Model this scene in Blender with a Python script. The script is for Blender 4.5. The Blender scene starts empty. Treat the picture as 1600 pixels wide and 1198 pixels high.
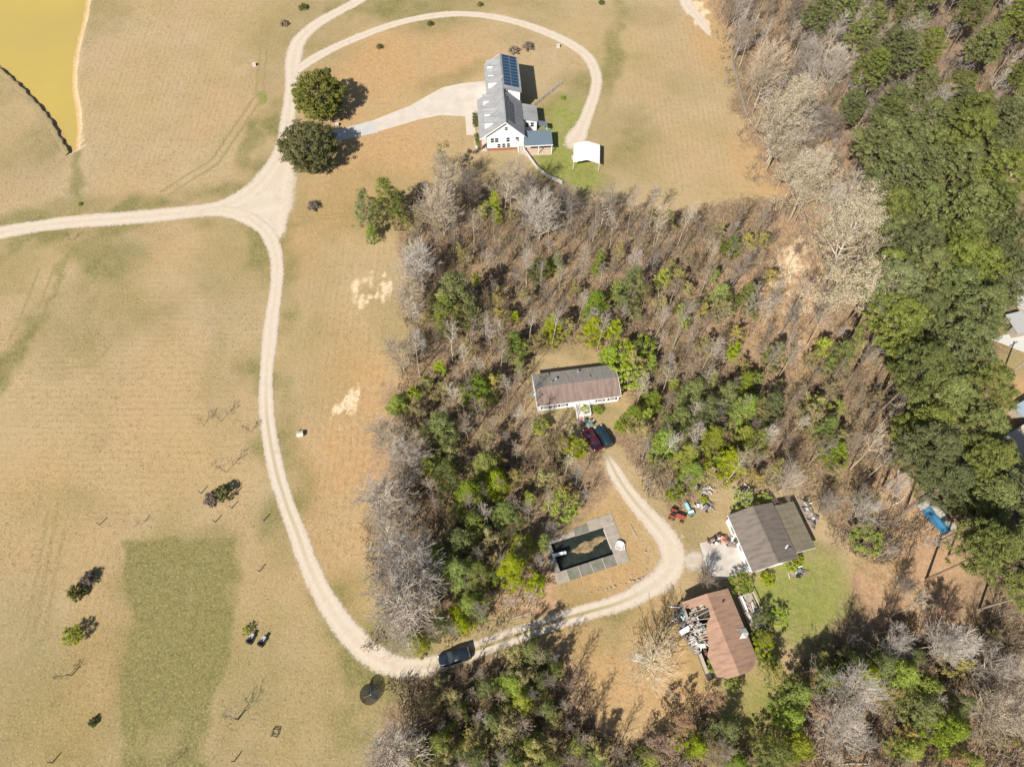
import bpy, bmesh, math, random
import numpy as np
from mathutils import Vector, Matrix

random.seed(11)
RNG = np.random.default_rng(11)
rad = math.radians

# ------------------------------------------------------------------ camera, sky, sun, exposure
CAM_H, TILT, FOC = 120.0, rad(28), 1109.0
SUN_AZ, SUN_EL = rad(57), rad(44)           # SUN_AZ: the way the shadows fall, from +x
scene = bpy.context.scene
cam_data = bpy.data.cameras.new('camera')
cam = bpy.data.objects.new('camera', cam_data)
scene.collection.objects.link(cam)
cam.location = (0, 0, CAM_H)
cam.rotation_euler = (TILT, 0, 0)
cam_data.sensor_fit = 'HORIZONTAL'
cam_data.sensor_width = 36
cam_data.lens = 36 * FOC / 1600
cam_data.clip_start = 1
cam_data.clip_end = 4000
scene.camera = cam

world = bpy.data.worlds.new('World')
scene.world = world
world.use_nodes = True
wn = world.node_tree
wn.nodes.clear()
sky_t = wn.nodes.new('ShaderNodeTexSky')
sky_t.sky_type = 'NISHITA'
sky_t.sun_disc = False
sky_t.sun_elevation = SUN_EL
sky_t.sun_rotation = math.atan2(-math.cos(SUN_AZ), -math.sin(SUN_AZ))
bg = wn.nodes.new('ShaderNodeBackground')
bg.inputs['Strength'].default_value = 0.07
wo = wn.nodes.new('ShaderNodeOutputWorld')
wn.links.new(sky_t.outputs[0], bg.inputs[0])
wn.links.new(bg.outputs[0], wo.inputs[0])

sun_data = bpy.data.lights.new('sun', 'SUN')
sun_data.energy = 4.9
sun_data.angle = rad(0.53)
sun_data.color = (1.0, 0.955, 0.88)
sun = bpy.data.objects.new('sun', sun_data)
scene.collection.objects.link(sun)
sun.rotation_euler = Vector((math.cos(SUN_AZ) * math.cos(SUN_EL), math.sin(SUN_AZ) * math.cos(SUN_EL),
                             -math.sin(SUN_EL))).to_track_quat('-Z', 'Y').to_euler()
sun.location = (-60, -90, 150)
scene.view_settings.view_transform = 'Standard'
scene.view_settings.look = 'None'
scene.view_settings.gamma = 1.0
scene.view_settings.exposure = 0.7
scene.view_settings.use_curve_mapping = False

# ------------------------------------------------------------------ survey: photograph points -> ground
ST, CT = math.sin(TILT), math.cos(TILT)


def G(px, py, z=0.0):
    """the place at height z that the photograph shows at px, py"""
    u = (px - 800) / FOC
    v = -(py - 599) / FOC
    d = (u, ST + v * CT, -CT + v * ST)
    t = (z - CAM_H) / d[2]
    return (d[0] * t, d[1] * t)


def proj(x, y, z=0.0):
    dep = y * ST - (z - CAM_H) * CT
    dep = np.maximum(dep, 5.0) if isinstance(dep, np.ndarray) else max(dep, 5.0)
    up = y * CT + (z - CAM_H) * ST
    return 800 + FOC * x / dep, 599 - FOC * up / dep


def GP(pts, z=0.0):
    return [G(a, b, z) for a, b in pts]


def sd_poly(x, y, poly):
    """signed distance to a polygon, positive inside (vectorised)"""
    x = np.asarray(x, float)
    y = np.asarray(y, float)
    best = np.full(x.shape, 1e18)
    inside = np.zeros(x.shape, bool)
    n = len(poly)
    for i in range(n):
        ax, ay = poly[i]
        bx, by = poly[(i + 1) % n]
        ex, ey = bx - ax, by - ay
        l2 = ex * ex + ey * ey + 1e-12
        t = np.clip(((x - ax) * ex + (y - ay) * ey) / l2, 0, 1)
        best = np.minimum(best, (x - ax - t * ex) ** 2 + (y - ay - t * ey) ** 2)
        c = ((ay > y) != (by > y))
        if ey != 0:
            inside ^= c & (x < ex * (y - ay) / ey + ax)
    d = np.sqrt(best)
    return np.where(inside, d, -d)


def sd_line(x, y, pts):
    best = np.full(np.shape(x), 1e18)
    for (ax, ay), (bx, by) in zip(pts[:-1], pts[1:]):
        ex, ey = bx - ax, by - ay
        l2 = ex * ex + ey * ey + 1e-12
        t = np.clip(((x - ax) * ex + (y - ay) * ey) / l2, 0, 1)
        best = np.minimum(best, (x - ax - t * ex) ** 2 + (y - ay - t * ey) ** 2)
    return np.sqrt(best)


def sstep(a, b, x):
    t = np.clip((x - a) / (b - a), 0, 1)
    return t * t * (3 - 2 * t)


def vnoise(x, y, s, seed=0, octaves=3):
    """fractal value noise, about 0..1"""
    out = np.zeros(np.shape(x))
    amp, tot = 1.0, 0.0
    r = np.random.default_rng(seed)
    for o in range(octaves):
        tab = r.random((256, 256))
        fx, fy = np.asarray(x) / s + 1000.3, np.asarray(y) / s + 1000.7
        ix, iy = np.floor(fx).astype(int), np.floor(fy).astype(int)
        tx, ty = fx - ix, fy - iy
        tx, ty = tx * tx * (3 - 2 * tx), ty * ty * (3 - 2 * ty)
        a, b = tab[ix & 255, iy & 255], tab[(ix + 1) & 255, iy & 255]
        c, d = tab[ix & 255, (iy + 1) & 255], tab[(ix + 1) & 255, (iy + 1) & 255]
        out = out + amp * ((a * (1 - tx) + b * tx) * (1 - ty) + (c * (1 - tx) + d * tx) * ty)
        tot += amp
        amp *= 0.55
        s = s * 0.5
    return out / tot


# ------------------------------------------------------------------ mesh helpers
COL = scene.collection


class MB:
    def __init__(self):
        self.v, self.f, self.m = [], [], []

    def add(self, vs, fs, mi=0):
        o = len(self.v)
        self.v += [tuple(p) for p in vs]
        self.f += [tuple(i + o for i in f) for f in fs]
        self.m += [mi] * len(fs)
        return self

    def box(self, cx, cy, cz, sx, sy, sz, rz=0.0, mi=0, ry=0.0, rx=0.0):
        M = Matrix.Rotation(rz, 3, 'Z') @ Matrix.Rotation(ry, 3, 'Y') @ Matrix.Rotation(rx, 3, 'X')
        vs = []
        for z in (-.5, .5):
            for x, y in ((-.5, -.5), (.5, -.5), (.5, .5), (-.5, .5)):
                p = M @ Vector((x * sx, y * sy, z * sz))
                vs.append((p.x + cx, p.y + cy, p.z + cz))
        return self.add(vs, [(3, 2, 1, 0), (4, 5, 6, 7), (0, 1, 5, 4), (1, 2, 6, 5), (2, 3, 7, 6), (3, 0, 4, 7)], mi)

    def tube(self, p, q, r0, r1=None, n=6, mi=0, cap=True):
        r1 = r0 if r1 is None else r1
        p, q = Vector(p), Vector(q)
        d = (q - p)
        if d.length < 1e-6:
            return self
        d.normalize()
        a = d.orthogonal().normalized()
        b = d.cross(a)
        vs = []
        for c, r in ((p, r0), (q, r1)):
            for k in range(n):
                t = 2 * math.pi * k / n
                vs.append(c + a * (r * math.cos(t)) + b * (r * math.sin(t)))
        fs = [(k, (k + 1) % n, n + (k + 1) % n, n + k) for k in range(n)]
        if cap:
            fs += [tuple(range(n - 1, -1, -1)), tuple(range(n, 2 * n))]
        return self.add(vs, fs, mi)

    def prism(self, poly, z0, z1, mi=0):
        n = len(poly)
        area = sum(poly[i][0] * poly[(i + 1) % n][1] - poly[(i + 1) % n][0] * poly[i][1] for i in range(n))
        if area < 0:
            poly = poly[::-1]
        vs = [(x, y, z0) for x, y in poly] + [(x, y, z1) for x, y in poly]
        fs = [tuple(range(n - 1, -1, -1)), tuple(range(n, 2 * n))]
        fs += [(k, (k + 1) % n, n + (k + 1) % n, n + k) for k in range(n)]
        return self.add(vs, fs, mi)

    def prism_y(self, poly, y0, y1, mi=0):
        """polygon in x,z pushed along y"""
        n = len(poly)
        area = sum(poly[i][0] * poly[(i + 1) % n][1] - poly[(i + 1) % n][0] * poly[i][1] for i in range(n))
        if area < 0:
            poly = poly[::-1]
        vs = [(x, y0, z) for x, z in poly] + [(x, y1, z) for x, z in poly]
        fs = [tuple(range(n)), tuple(range(2 * n - 1, n - 1, -1))]
        fs += [(k, n + k, n + (k + 1) % n, (k + 1) % n) for k in range(n)]
        return self.add(vs, fs, mi)

    def slab(self, pts, t, mi=0):
        """a plate under the polygon pts (3d, counter-clockwise from above), t thick"""
        n = len(pts)
        vs = [tuple(p) for p in pts] + [(p[0], p[1], p[2] - t) for p in pts]
        fs = [tuple(range(n)), tuple(range(2 * n - 1, n - 1, -1))]
        fs += [(k, n + k, n + (k + 1) % n, (k + 1) % n) for k in range(n)]
        return self.add(vs, fs, mi)

    def blob(self, c, r, seed=0, sub=2, rough=.25, mi=0, flat=1.0):
        bm = bmesh.new()
        bmesh.ops.create_icosphere(bm, subdivisions=sub, radius=1)
        rr = random.Random(seed)
        off = [rr.uniform(-1, 1) for _ in range(9)]
        vs = []
        for v in bm.verts:
            p = v.co
            k = 1 + rough * (math.sin(3 * p.x + off[0] * 6) * math.sin(4 * p.y + off[1] * 6)
                             + .6 * math.sin(7 * p.z + off[2] * 6 + 5 * p.x)) + rr.uniform(-.3, .3) * rough
            vs.append((c[0] + p.x * r[0] * k, c[1] + p.y * r[1] * k, c[2] + p.z * r[2] * k * flat))
        bm.verts.index_update()
        fs = [tuple(v.index for v in f.verts) for f in bm.faces]
        bm.free()
        return self.add(vs, fs, mi)

    def mesh(self, name, mats, smooth=False):
        me = bpy.data.meshes.new(name)
        me.from_pydata(self.v, [], self.f)
        for m in (mats if isinstance(mats, (list, tuple)) else [mats]):
            me.materials.append(m)
        me.polygons.foreach_set('material_index', self.m)
        if smooth:
            me.polygons.foreach_set('use_smooth', [True] * len(self.f))
        me.update()
        return me

    def build(self, name, mats, parent=None, smooth=False, loc=None, rz=None):
        o = bpy.data.objects.new(name, self.mesh(name, mats, smooth))
        COL.objects.link(o)
        if parent:
            o.parent = parent
        if loc:
            o.location = loc
        if rz:
            o.rotation_euler = (0, 0, rz)
        return o


def tag(o, label=None, cat=None, group=None, kind=None):
    if label:
        o['label'] = label
    if cat:
        o['category'] = cat
    if group:
        o['group'] = group
    if kind:
        o['kind'] = kind
    return o


def thing(name, label, cat, loc=(0, 0, 0), rz=0.0, group=None):
    o = bpy.data.objects.new(name, None)
    o.empty_display_size = .3
    COL.objects.link(o)
    o.location = loc
    o.rotation_euler = (0, 0, rz)
    return tag(o, label, cat, group)


def child(name, mesh, parent):
    o = bpy.data.objects.new(name, mesh)
    COL.objects.link(o)
    o.parent = parent
    return o


# ------------------------------------------------------------------ materials
MATS = {}


class NT:
    """small node helper"""

    def __init__(self, name):
        self.mat = bpy.data.materials.new(name)
        self.mat.use_nodes = True
        self.t = self.mat.node_tree
        self.b = self.t.nodes['Principled BSDF']
        self.out = self.t.nodes['Material Output']

    def n(self, kind, **kw):
        nd = self.t.nodes.new('ShaderNode' + kind)
        for k, v in kw.items():
            if k.startswith('i_'):
                key = k[2:]
                key = int(key) if key.isdigit() else key
                nd.inputs[key].default_value = v
            else:
                setattr(nd, k, v)
        return nd

    def l(self, a, b):
        self.t.links.new(a, b)

    def noise(self, scale, detail=4.0, rough=.6, vec=None):
        nd = self.n('TexNoise')
        nd.inputs['Scale'].default_value = scale
        nd.inputs['Detail'].default_value = detail
        nd.inputs['Roughness'].default_value = rough
        if vec is not None:
            self.l(vec, nd.inputs['Vector'])
        return nd.outputs['Fac']

    def mix(self, fac, a, b, blend='MIX'):
        nd = self.n('Mix', data_type='RGBA', blend_type=blend)
        for s, v in ((nd.inputs[0], fac), (nd.inputs[6], a), (nd.inputs[7], b)):
            if hasattr(v, 'is_linked'):
                self.l(v, s)
            elif isinstance(v, (int, float)):
                s.default_value = v
            else:
                s.default_value = (*v, 1)
        return nd.outputs[2]

    def math(self, op, a, b=0.0, c=0.0, clamp=False):
        nd = self.n('Math', operation=op, use_clamp=clamp)
        for s, v in zip(nd.inputs, (a, b, c)):
            if hasattr(v, 'is_linked'):
                self.l(v, s)
            else:
                s.default_value = v
        return nd.outputs[0]

    def ramp(self, fac, a, b):
        """linear map of fac from a..b to 0..1, clamped"""
        nd = self.n('MapRange')
        self.l(fac, nd.inputs[0])
        nd.inputs[1].default_value, nd.inputs[2].default_value = a, b
        return nd.outputs[0]

    def attr(self, name):
        return self.n('Attribute', attribute_name=name).outputs['Fac']

    def pos(self):
        return self.n('NewGeometry').outputs['Position']

    def objco(self):
        return self.n('TexCoord').outputs['Object']

    def rnd(self):
        return self.n('ObjectInfo').outputs['Random']


def mat(name, col, rough=.8, metal=0.0, var=.18, scale=2.5, col2=None, bump=0.0, spec=.3, fine=25.0):
    """weathered solid colour: two noise scales, slight roughness change and bump"""
    if name in MATS:
        return MATS[name]
    m = NT(name)
    co = m.objco()
    n1, n2 = m.noise(scale, 5, .6, co), m.noise(fine, 3, .6, co)
    dark = tuple(c * (1 - var) for c in col)
    lite = tuple(min(c * (1 + var), .95) for c in col)
    c = m.mix(m.ramp(n2, .3, .7), dark, lite)
    if col2:
        c = m.mix(m.ramp(n1, .42, .68), c, col2)
    else:
        c = m.mix(m.ramp(n1, .25, .75), m.mix(.5, c, dark), c)
    m.l(c, m.b.inputs['Base Color'])
    m.b.inputs['Roughness'].default_value = rough
    m.b.inputs['Metallic'].default_value = metal
    m.b.inputs['Specular IOR Level'].default_value = spec
    if bump:
        bp = m.n('Bump')
        bp.inputs['Strength'].default_value = bump
        bp.inputs['Distance'].default_value = .05
        m.l(n2, bp.inputs['Height'])
        m.l(bp.outputs[0], m.b.inputs['Normal'])
    MATS[name] = m.mat
    return m.mat


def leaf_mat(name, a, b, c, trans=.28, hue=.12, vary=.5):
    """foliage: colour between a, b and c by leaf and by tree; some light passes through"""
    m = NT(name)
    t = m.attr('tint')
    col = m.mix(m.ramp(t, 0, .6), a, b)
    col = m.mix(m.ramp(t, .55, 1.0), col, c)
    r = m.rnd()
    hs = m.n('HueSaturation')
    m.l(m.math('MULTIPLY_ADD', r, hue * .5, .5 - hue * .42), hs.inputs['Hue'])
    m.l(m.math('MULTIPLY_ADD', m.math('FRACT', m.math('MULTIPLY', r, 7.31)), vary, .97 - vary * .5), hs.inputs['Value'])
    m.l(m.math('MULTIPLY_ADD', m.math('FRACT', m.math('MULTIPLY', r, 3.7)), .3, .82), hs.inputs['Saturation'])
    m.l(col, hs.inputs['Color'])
    m.b.inputs['Roughness'].default_value = .7
    m.b.inputs['Specular IOR Level'].default_value = .12
    m.l(hs.outputs[0], m.b.inputs['Base Color'])
    tr = m.n('BsdfTranslucent')
    m.l(hs.outputs[0], tr.inputs['Color'])
    mx = m.n('MixShader')
    mx.inputs[0].default_value = trans
    m.l(m.b.outputs[0], mx.inputs[1])
    m.l(tr.outputs[0], mx.inputs[2])
    m.l(mx.outputs[0], m.out.inputs['Surface'])
    MATS[name] = m.mat
    return m.mat


def bark_mat(name, a, b, hue=.03):
    m = NT(name)
    n = m.noise(1.6, 5, .65, m.objco())
    col = m.mix(m.ramp(n, .3, .7), a, b)
    r = m.rnd()
    hs = m.n('HueSaturation')
    m.l(m.math('MULTIPLY_ADD', r, .6, .68), hs.inputs['Value'])
    m.l(m.math('MULTIPLY_ADD', m.math('FRACT', m.math('MULTIPLY', r, 5.3)), .7, .6), hs.inputs['Saturation'])
    m.l(col, hs.inputs['Color'])
    m.l(hs.outputs[0], m.b.inputs['Base Color'])
    m.b.inputs['Roughness'].default_value = .9
    m.b.inputs['Specular IOR Level'].default_value = .15
    MATS[name] = m.mat
    return m.mat


def gloss_mat(name, col, rough=.15, metal=0.0, spec=.5, coat=0.0):
    m = NT(name)
    m.b.inputs['Base Color'].default_value = (*col, 1)
    m.b.inputs['Roughness'].default_value = rough
    m.b.inputs['Metallic'].default_value = metal
    m.b.inputs['Specular IOR Level'].default_value = spec
    m.b.inputs['Coat Weight'].default_value = coat
    n = m.noise(6, 3, .6, m.objco())
    m.l(m.math('MULTIPLY_ADD', n, .2, rough - .06), m.b.inputs['Roughness'])
    MATS[name] = m.mat
    return m.mat


def roof_mat(name, col, col2, axis, stain=(.10, .09, .08), course=.28):
    """shingle: thin courses across the fall, streaks down it, patches of wear"""
    m = NT(name)
    co = m.objco()
    mp = m.n('Mapping')
    mp.inputs['Scale'].default_value = (.25, 2.2, 1) if axis == 'X' else (2.2, .25, 1)
    m.l(co, mp.inputs['Vector'])
    streak, patch, fine = m.noise(1.0, 4, .65, mp.outputs[0]), m.noise(.45, 5, .65, co), m.noise(7, 3, .7, co)
    w = m.n('TexWave', wave_type='BANDS', bands_direction=axis, wave_profile='SAW')
    w.inputs['Scale'].default_value = .314 / course
    w.inputs['Distortion'].default_value = .6
    m.l(co, w.inputs['Vector'])
    c = m.mix(m.ramp(patch, .38, .66), col, col2)
    c = m.mix(m.math('MULTIPLY', m.ramp(streak, .48, .68), .7), c, stain)
    lit = m.noise(2.2, 5, .8, co)
    c = m.mix(m.math('MULTIPLY', m.math('MULTIPLY', m.ramp(lit, .58, .66), m.ramp(patch, .42, .6)), .6), c, (.17, .115, .065))
    c = m.mix(m.math('MULTIPLY', m.ramp(streak, .46, .28), .35), c, tuple(min(.9, k * 1.35) for k in col))
    c = m.mix(m.math('MULTIPLY', m.ramp(w.outputs['Fac'], .75, 1.0), .3), c, tuple(k * .55 for k in col))
    c = m.mix(m.math('MULTIPLY', m.ramp(fine, .48, .7), .4), c, tuple(k * .6 for k in col))
    m.l(c, m.b.inputs['Base Color'])
    m.b.inputs['Roughness'].default_value = .9
    m.b.inputs['Specular IOR Level'].default_value = .2
    bp = m.n('Bump')
    bp.inputs['Strength'].default_value = .3
    bp.inputs['Distance'].default_value = .03
    m.l(w.outputs['Fac'], bp.inputs['Height'])
    m.l(bp.outputs[0], m.b.inputs['Normal'])
    MATS[name] = m.mat
    return m.mat


glass = gloss_mat('window_glass', (.015, .02, .025), .06, spec=.8)
M_white = mat('white_siding', (.74, .74, .73), .6, var=.05)
M_trim = mat('white_trim', (.72, .71, .68), .5, var=.06)
M_conc = mat('concrete', (.47, .41, .34), .9, var=.09, scale=.35, col2=(.41, .355, .29), bump=.2)
M_insul = mat('torn_board', (.55, .52, .48), .9, var=.3, scale=3)
M_dark = mat('dark_opening', (.03, .03, .03), .8)
M_wood = mat('grey_wood', (.33, .28, .23), .9, var=.25, scale=3)
M_rust = mat('rusty_metal', (.25, .10, .06), .85, var=.35, scale=4)
M_black = mat('black_rubber', (.025, .025, .025), .85)
M_metal = mat('galvanised', (.42, .44, .45), .4, metal=.7, var=.15)
M_brick = mat('brick_red', (.28, .12, .08), .9, var=.2)
# ------------------------------------------------------------------ layout of the ground (photograph points)
POND = [(-260, -80), (148, -80), (138, 0), (133, 30), (122, 70), (116, 108), (116, 140), (122, 170), (124, 200),
        (120, 232), (108, 238), (92, 208), (76, 180), (46, 148), (20, 122), (0, 106), (-120, 30), (-260, -20)]
WOOD_A = [(618, 330), (640, 300), (760, 285), (860, 290), (930, 318), (1000, 335), (1100, 340), (1165, 315), (1215, 320),
          (1340, 400), (1372, 470), (1400, 620), (1440, 760), (1400, 830), (1330, 860), (1260, 780), (1180, 770), (1100, 770), (1030, 800),
          (985, 735), (958, 700), (985, 660), (990, 625), (975, 560), (900, 545), (840, 575), (822, 640), (860, 665),
          (905, 700), (945, 745), (925, 790), (860, 800), (850, 870), (850, 950), (700, 1010), (655, 1012), (600, 1000), (585, 900),
          (600, 800), (605, 640), (630, 520)]
WOOD_B = [(1108, -80), (1112, 20), (1140, 110), (1165, 200), (1195, 285), (1240, 330), (1340, 400), (1400, 620), (1440, 760),
          (1560, 765), (1560, 640), (1530, 560), (1590, 450), (1900, 400), (1900, -80)]
WOOD_E = [(1000, 1260), (1010, 1170), (1075, 1105), (1125, 1150), (1180, 1172), (1222, 1140), (1232, 1050), (1275, 1005), (1345, 955), (1350, 870), (1440, 760), (1570, 770),
          (1900, 740), (1900, 1400), (1000, 1400)]
WOOD_F = [(625, 1062), (690, 1050), (760, 1030), (840, 1005), (895, 1040), (910, 1090), (915, 1150), (1010, 1175), (1010, 1400), (560, 1400),
          (610, 1170)]
POOL_U = (math.cos(rad(17.7)), math.sin(rad(17.7)))
POOL_C = (11.95, 31.85)


def pool_local(x, y):
    dx, dy = x - POOL_C[0], y - POOL_C[1]
    return dx * POOL_U[0] + dy * POOL_U[1], -dx * POOL_U[1] + dy * POOL_U[0]


def ell(px, py, cx, cy, rx, ry, rot=0, soft=.5):
    c, s = math.cos(rad(rot)), math.sin(rad(rot))
    dx, dy = px - cx, py - cy
    a, b = (dx * c + dy * s) / rx, (-dx * s + dy * c) / ry
    return 1 - sstep(1 - soft, 1 + soft, np.sqrt(a * a + b * b))


def make_ground():
    far = [12, 30, 60, 120, 250, 500, 1000]
    xs = np.concatenate([[-165 - f for f in far[::-1]], np.arange(-165, 165.01, .5), [165 + f for f in far]])
    ys = np.concatenate([[-14 - f for f in far[::-1]], np.arange(-14, 196.01, .5), [196 + f for f in far]])
    X, Y = np.meshgrid(xs, ys)
    nx, ny = len(xs), len(ys)
    x, y = X.ravel(), Y.ravel()
    jx = x + 3.0 * (vnoise(x, y, 6, 1) - .5) * 2
    jy = y + 3.0 * (vnoise(x, y, 6, 2) - .5) * 2
    px, py = proj(jx, np.maximum(jy, -150))
    qx, qy = proj(x, np.maximum(y, -150))
    N1, N2, N3 = vnoise(x, y, 22, 3), vnoise(x, y, 7, 4), vnoise(x, y, 2.5, 5)
    # height: pond basin only
    z = np.zeros_like(x)
    ws = sd_poly(x, y, GP(POND))
    z -= 1.2 * sstep(-2.2, 6.0, ws + .8 * (N3 - .5))
    # wood floor
    litter = np.zeros_like(x)
    kx = jx + 9 * (vnoise(x, y, 16, 41) - .5)
    ky = jy + 9 * (vnoise(x, y, 16, 42) - .5)
    ax_, ay_ = proj(kx, np.maximum(ky, -150))
    for P, w in ((WOOD_A, 14), (WOOD_B, 16), (WOOD_E, 16), (WOOD_F, 16)):
        litter = np.maximum(litter, sstep(-w * 1.4, w * 1.1, sd_poly(ax_, ay_, P)))
    litter = np.maximum(litter, .9 * ell(px, py, 1420, 900, 75, 100))
    # green
    g = np.zeros_like(x)
    for a in [(265, 1010, 95, 180, 6, .9), (330, 850, 60, 40, -20, .65), (385, 1150, 120, 60, 0, .5), (500, 1130, 80, 60, 0, .35),
              (60, 345, 90, 22, -12, .7), (130, 320, 50, 18, 0, .7), (165, 395, 60, 45, 20, .65), (330, 305, 90, 10, -12, .6), (20, 560, 16, 70, 28, .85),
              (125, 275, 12, 40, -8, .8), (402, 160, 10, 14, 20, 1.0), (395, 225, 14, 40, 15, .8), (425, 110, 26, 90, 0, .35),
              (470, 60, 90, 70, -30, .4), (620, 10, 120, 30, 0, .35), (705, 125, 60, 14, -18, .5),
              (880, 195, 40, 45, 30, .75), (905, 150, 26, 40, 20, .4), (955, 80, 16, 90, 12, .6), (885, 262, 50, 32, 20, 1.25),
              (925, 280, 40, 20, 15, .6), (1000, 25, 60, 20, 0, .3), (960, 230, 60, 60, 0, .25), (640, 520, 40, 40, 0, .35), (610, 480, 30, 50, 0, .35),
              (490, 420, 40, 60, 0, .22), (500, 560, 60, 80, 0, .2), (470, 820, 60, 110, -15, .2), (120, 800, 120, 40, 10, .25),
              (345, 600, 25, 120, 0, .25), (370, 420, 60, 100, 0, .25), (930, 640, 40, 10, 0, .7), (1255, 940, 70, 62, 10, .85), (1160, 915, 45, 22, -10, .5),
              (1190, 985, 26, 70, 20, .8), (1170, 1110, 50, 60, 20, .6), (1060, 815, 60, 22, 30, .25), (1160, 830, 40, 40, 0, .3),
              (1240, 880, 60, 16, -15, .6), (880, 800, 40, 30, 0, .3), (1570, 545, 60, 40, 0, .5), (1110, 1020, 25, 60, -10, .35),
              (1375, 860, 40, 60, 0, .3), (890, 545, 40, 14, 0, .4), (45, 240, 60, 60, 20, .12), (965, 940, 60, 10, -20, .3)]:
        g = np.maximum(g, a[5] * ell(px, py, *a[:5]))
    strip_ = sstep(-14, 16, sd_poly(qx * .4 + px * .6, qy * .4 + py * .6, [(199, 850), (262, 838), (300, 846), (372, 826), (372, 900), (368, 1010), (340, 1100), (318, 1260), (170, 1260), (183, 1198), (194, 1000)]))
    g = np.maximum(g, strip_ * (.75 + 1.0 * vnoise(x, y, 12, 93, 4)))
    g = np.maximum(g, .5 * sstep(700, 1120, qy) * sstep(600, 420, qx))  # olive turf at lower left, also standing in for the dimmer light there
    verge = sd_line(jx, jy, GP([(-70, 383), (100, 348), (300, 331), (400, 295), (445, 210), (457, 95), (530, 18)]))
    verge = np.minimum(verge, sd_line(jx, jy, GP([(405, 352), (431, 415), (424, 500), (416, 610), (426, 705), (488, 893), (556, 1000), (630, 1042)])) + 1.0)
    g = np.maximum(g, .95 * (1 - sstep(2.0, 9.0, verge)) * sstep(.3, .65, N1 * .5 + N2 * .5))
    g = np.clip(1.12 * g * (.4 + .95 * N2 + .6 * (N3 - .5)), 0, 1)
    g = np.clip(g + .5 * sstep(.48, .68, vnoise(x, y, 34, 91, 5)) * (1 - litter) * (.4 + N3), 0, 1)
    brownp = sstep(.5, .7, vnoise(x, y, 26, 92, 5))
    lush = np.clip(1.9 * ell(px, py, 888, 262, 46, 26, 20) + ell(px, py, 402, 160, 8, 12) + .9 * ell(px, py, 882, 195, 30, 42, 30)
                   + 1.1 * ell(px, py, 1262, 942, 76, 60) + .6 * ell(px, py, 1185, 1110, 40, 45), 0, 1) * (.4 + N3)
    # warm, short orange-brown turf
    r = np.zeros_like(x)
    for a in [(640, 100, 150, 60, -10, .8), (600, 230, 110, 60, 0, .9), (540, 320, 80, 50, 0, .8), (470, 370, 40, 60, 0, .7),
              (560, 700, 50, 200, 0, .75), (520, 820, 50, 130, -15, .65), (930, 890, 110, 80, -15, 1.1), (905, 1060, 110, 90, 0, 1.1), (960, 830, 50, 70, 0, 1.0),
              (1040, 1070, 90, 80, 0, 1.0), (1010, 970, 60, 40, -20, .9), (150, 990, 50, 160, 8, .6), (100, 860, 110, 60, 0, .45),
              (60, 740, 60, 50, 0, .5), (830, 935, 90, 20, -18, .9), (700, 100, 80, 50, 0, .5), (1250, 300, 70, 110, 20, .8),
              (940, 600, 60, 60, 0, .5), (1590, 620, 60, 40, 0, 1.1), (1430, 900, 90, 110, 0, 1.0), (1210, 500, 120, 90, 20, .75), (1280, 420, 80, 70, 0, .9), (1390, 790, 40, 80, 25, 1.1),
              (300, 380, 80, 40, 15, .3), (640, 960, 40, 50, 0, .5), (1180, 1130, 20, 50, 0, .8), (1175, 260, 30, 60, -15, .6), (1110, 50, 30, 60, -20, .8), (1090, 810, 60, 40, 0, .4)]:
        r = np.maximum(r, a[5] * ell(px, py, *a[:5]))
    r = np.clip(r * (.55 + .8 * N2) + .22 * brownp * (.5 + N3), 0, 1)
    # bare pale sand and clay
    d = np.zeros_like(x)
    for a in [(540, 630, 18, 30, 30, 1.1), (555, 608, 16, 12, -20, .9), (590, 448, 32, 28, 0, .85), (575, 640, 26, 34, 20, .3), (610, 470, 20, 14, 0, .4), (1082, 12, 16, 20, 35, 1.2), (1098, 35, 14, 16, 35, 1.0), (1240, 460, 26, 14, 0, .9), (1245, 625, 1, 1, 0, 0),
              (1060, 850, 40, 30, 60, .3), (1000, 300, 70, 30, 0, .25), (1070, 200, 70, 110, 0, .22), (120, 185, 7, 60, -3, .7), (920, 222, 20, 10, 0, .5), (840, 238, 26, 6, 0, .7),
              (1590, 270, 14, 20, 0, 1.0), (1290, 440, 40, 26, 30, .5), (40, 410, 60, 40, 30, .2), (100, 430, 14, 60, 28, .3), (1230, 535, 30, 20, 0, .5), (1260, 430, 70, 80, 20, .62), (1330, 520, 40, 50, 20, .3)]:
        d = np.maximum(d, a[5] * ell(px, py, *a[:5]))
    d = np.clip(d * (-.25 + 1.9 * N3 + .6 * (N2 - .5) + .5 * (vnoise(x, y, 1.1, 55) - .5)), 0, 1)
    shore = sstep(-1.3, -.2, ws) * np.where(qx > 92, 1.0, .25)
    d = np.clip(np.maximum(d, shore * .9), 0, 1)
    clay = np.clip(sstep(-1.0, .6, ws), 0, 1)
    # narrow green ditches and old tyre lines
    g = np.maximum(g, .8 * (1 - sstep(.3, 1.4, sd_line(jx, jy, GP([(122, 240), (128, 280), (135, 318)])))))
    g = np.maximum(g, .85 * (1 - sstep(.3, 1.1, sd_line(jx, jy, GP([(0, 610), (28, 560), (58, 505), (90, 440), (108, 400)])))) * (.5 + .8 * N3))
    g = np.maximum(g, .7 * (1 - sstep(.4, 1.6, sd_line(jx, jy, GP([(972, 0), (968, 60), (955, 110), (945, 150)])))) * (.5 + .6 * N3))
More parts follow.
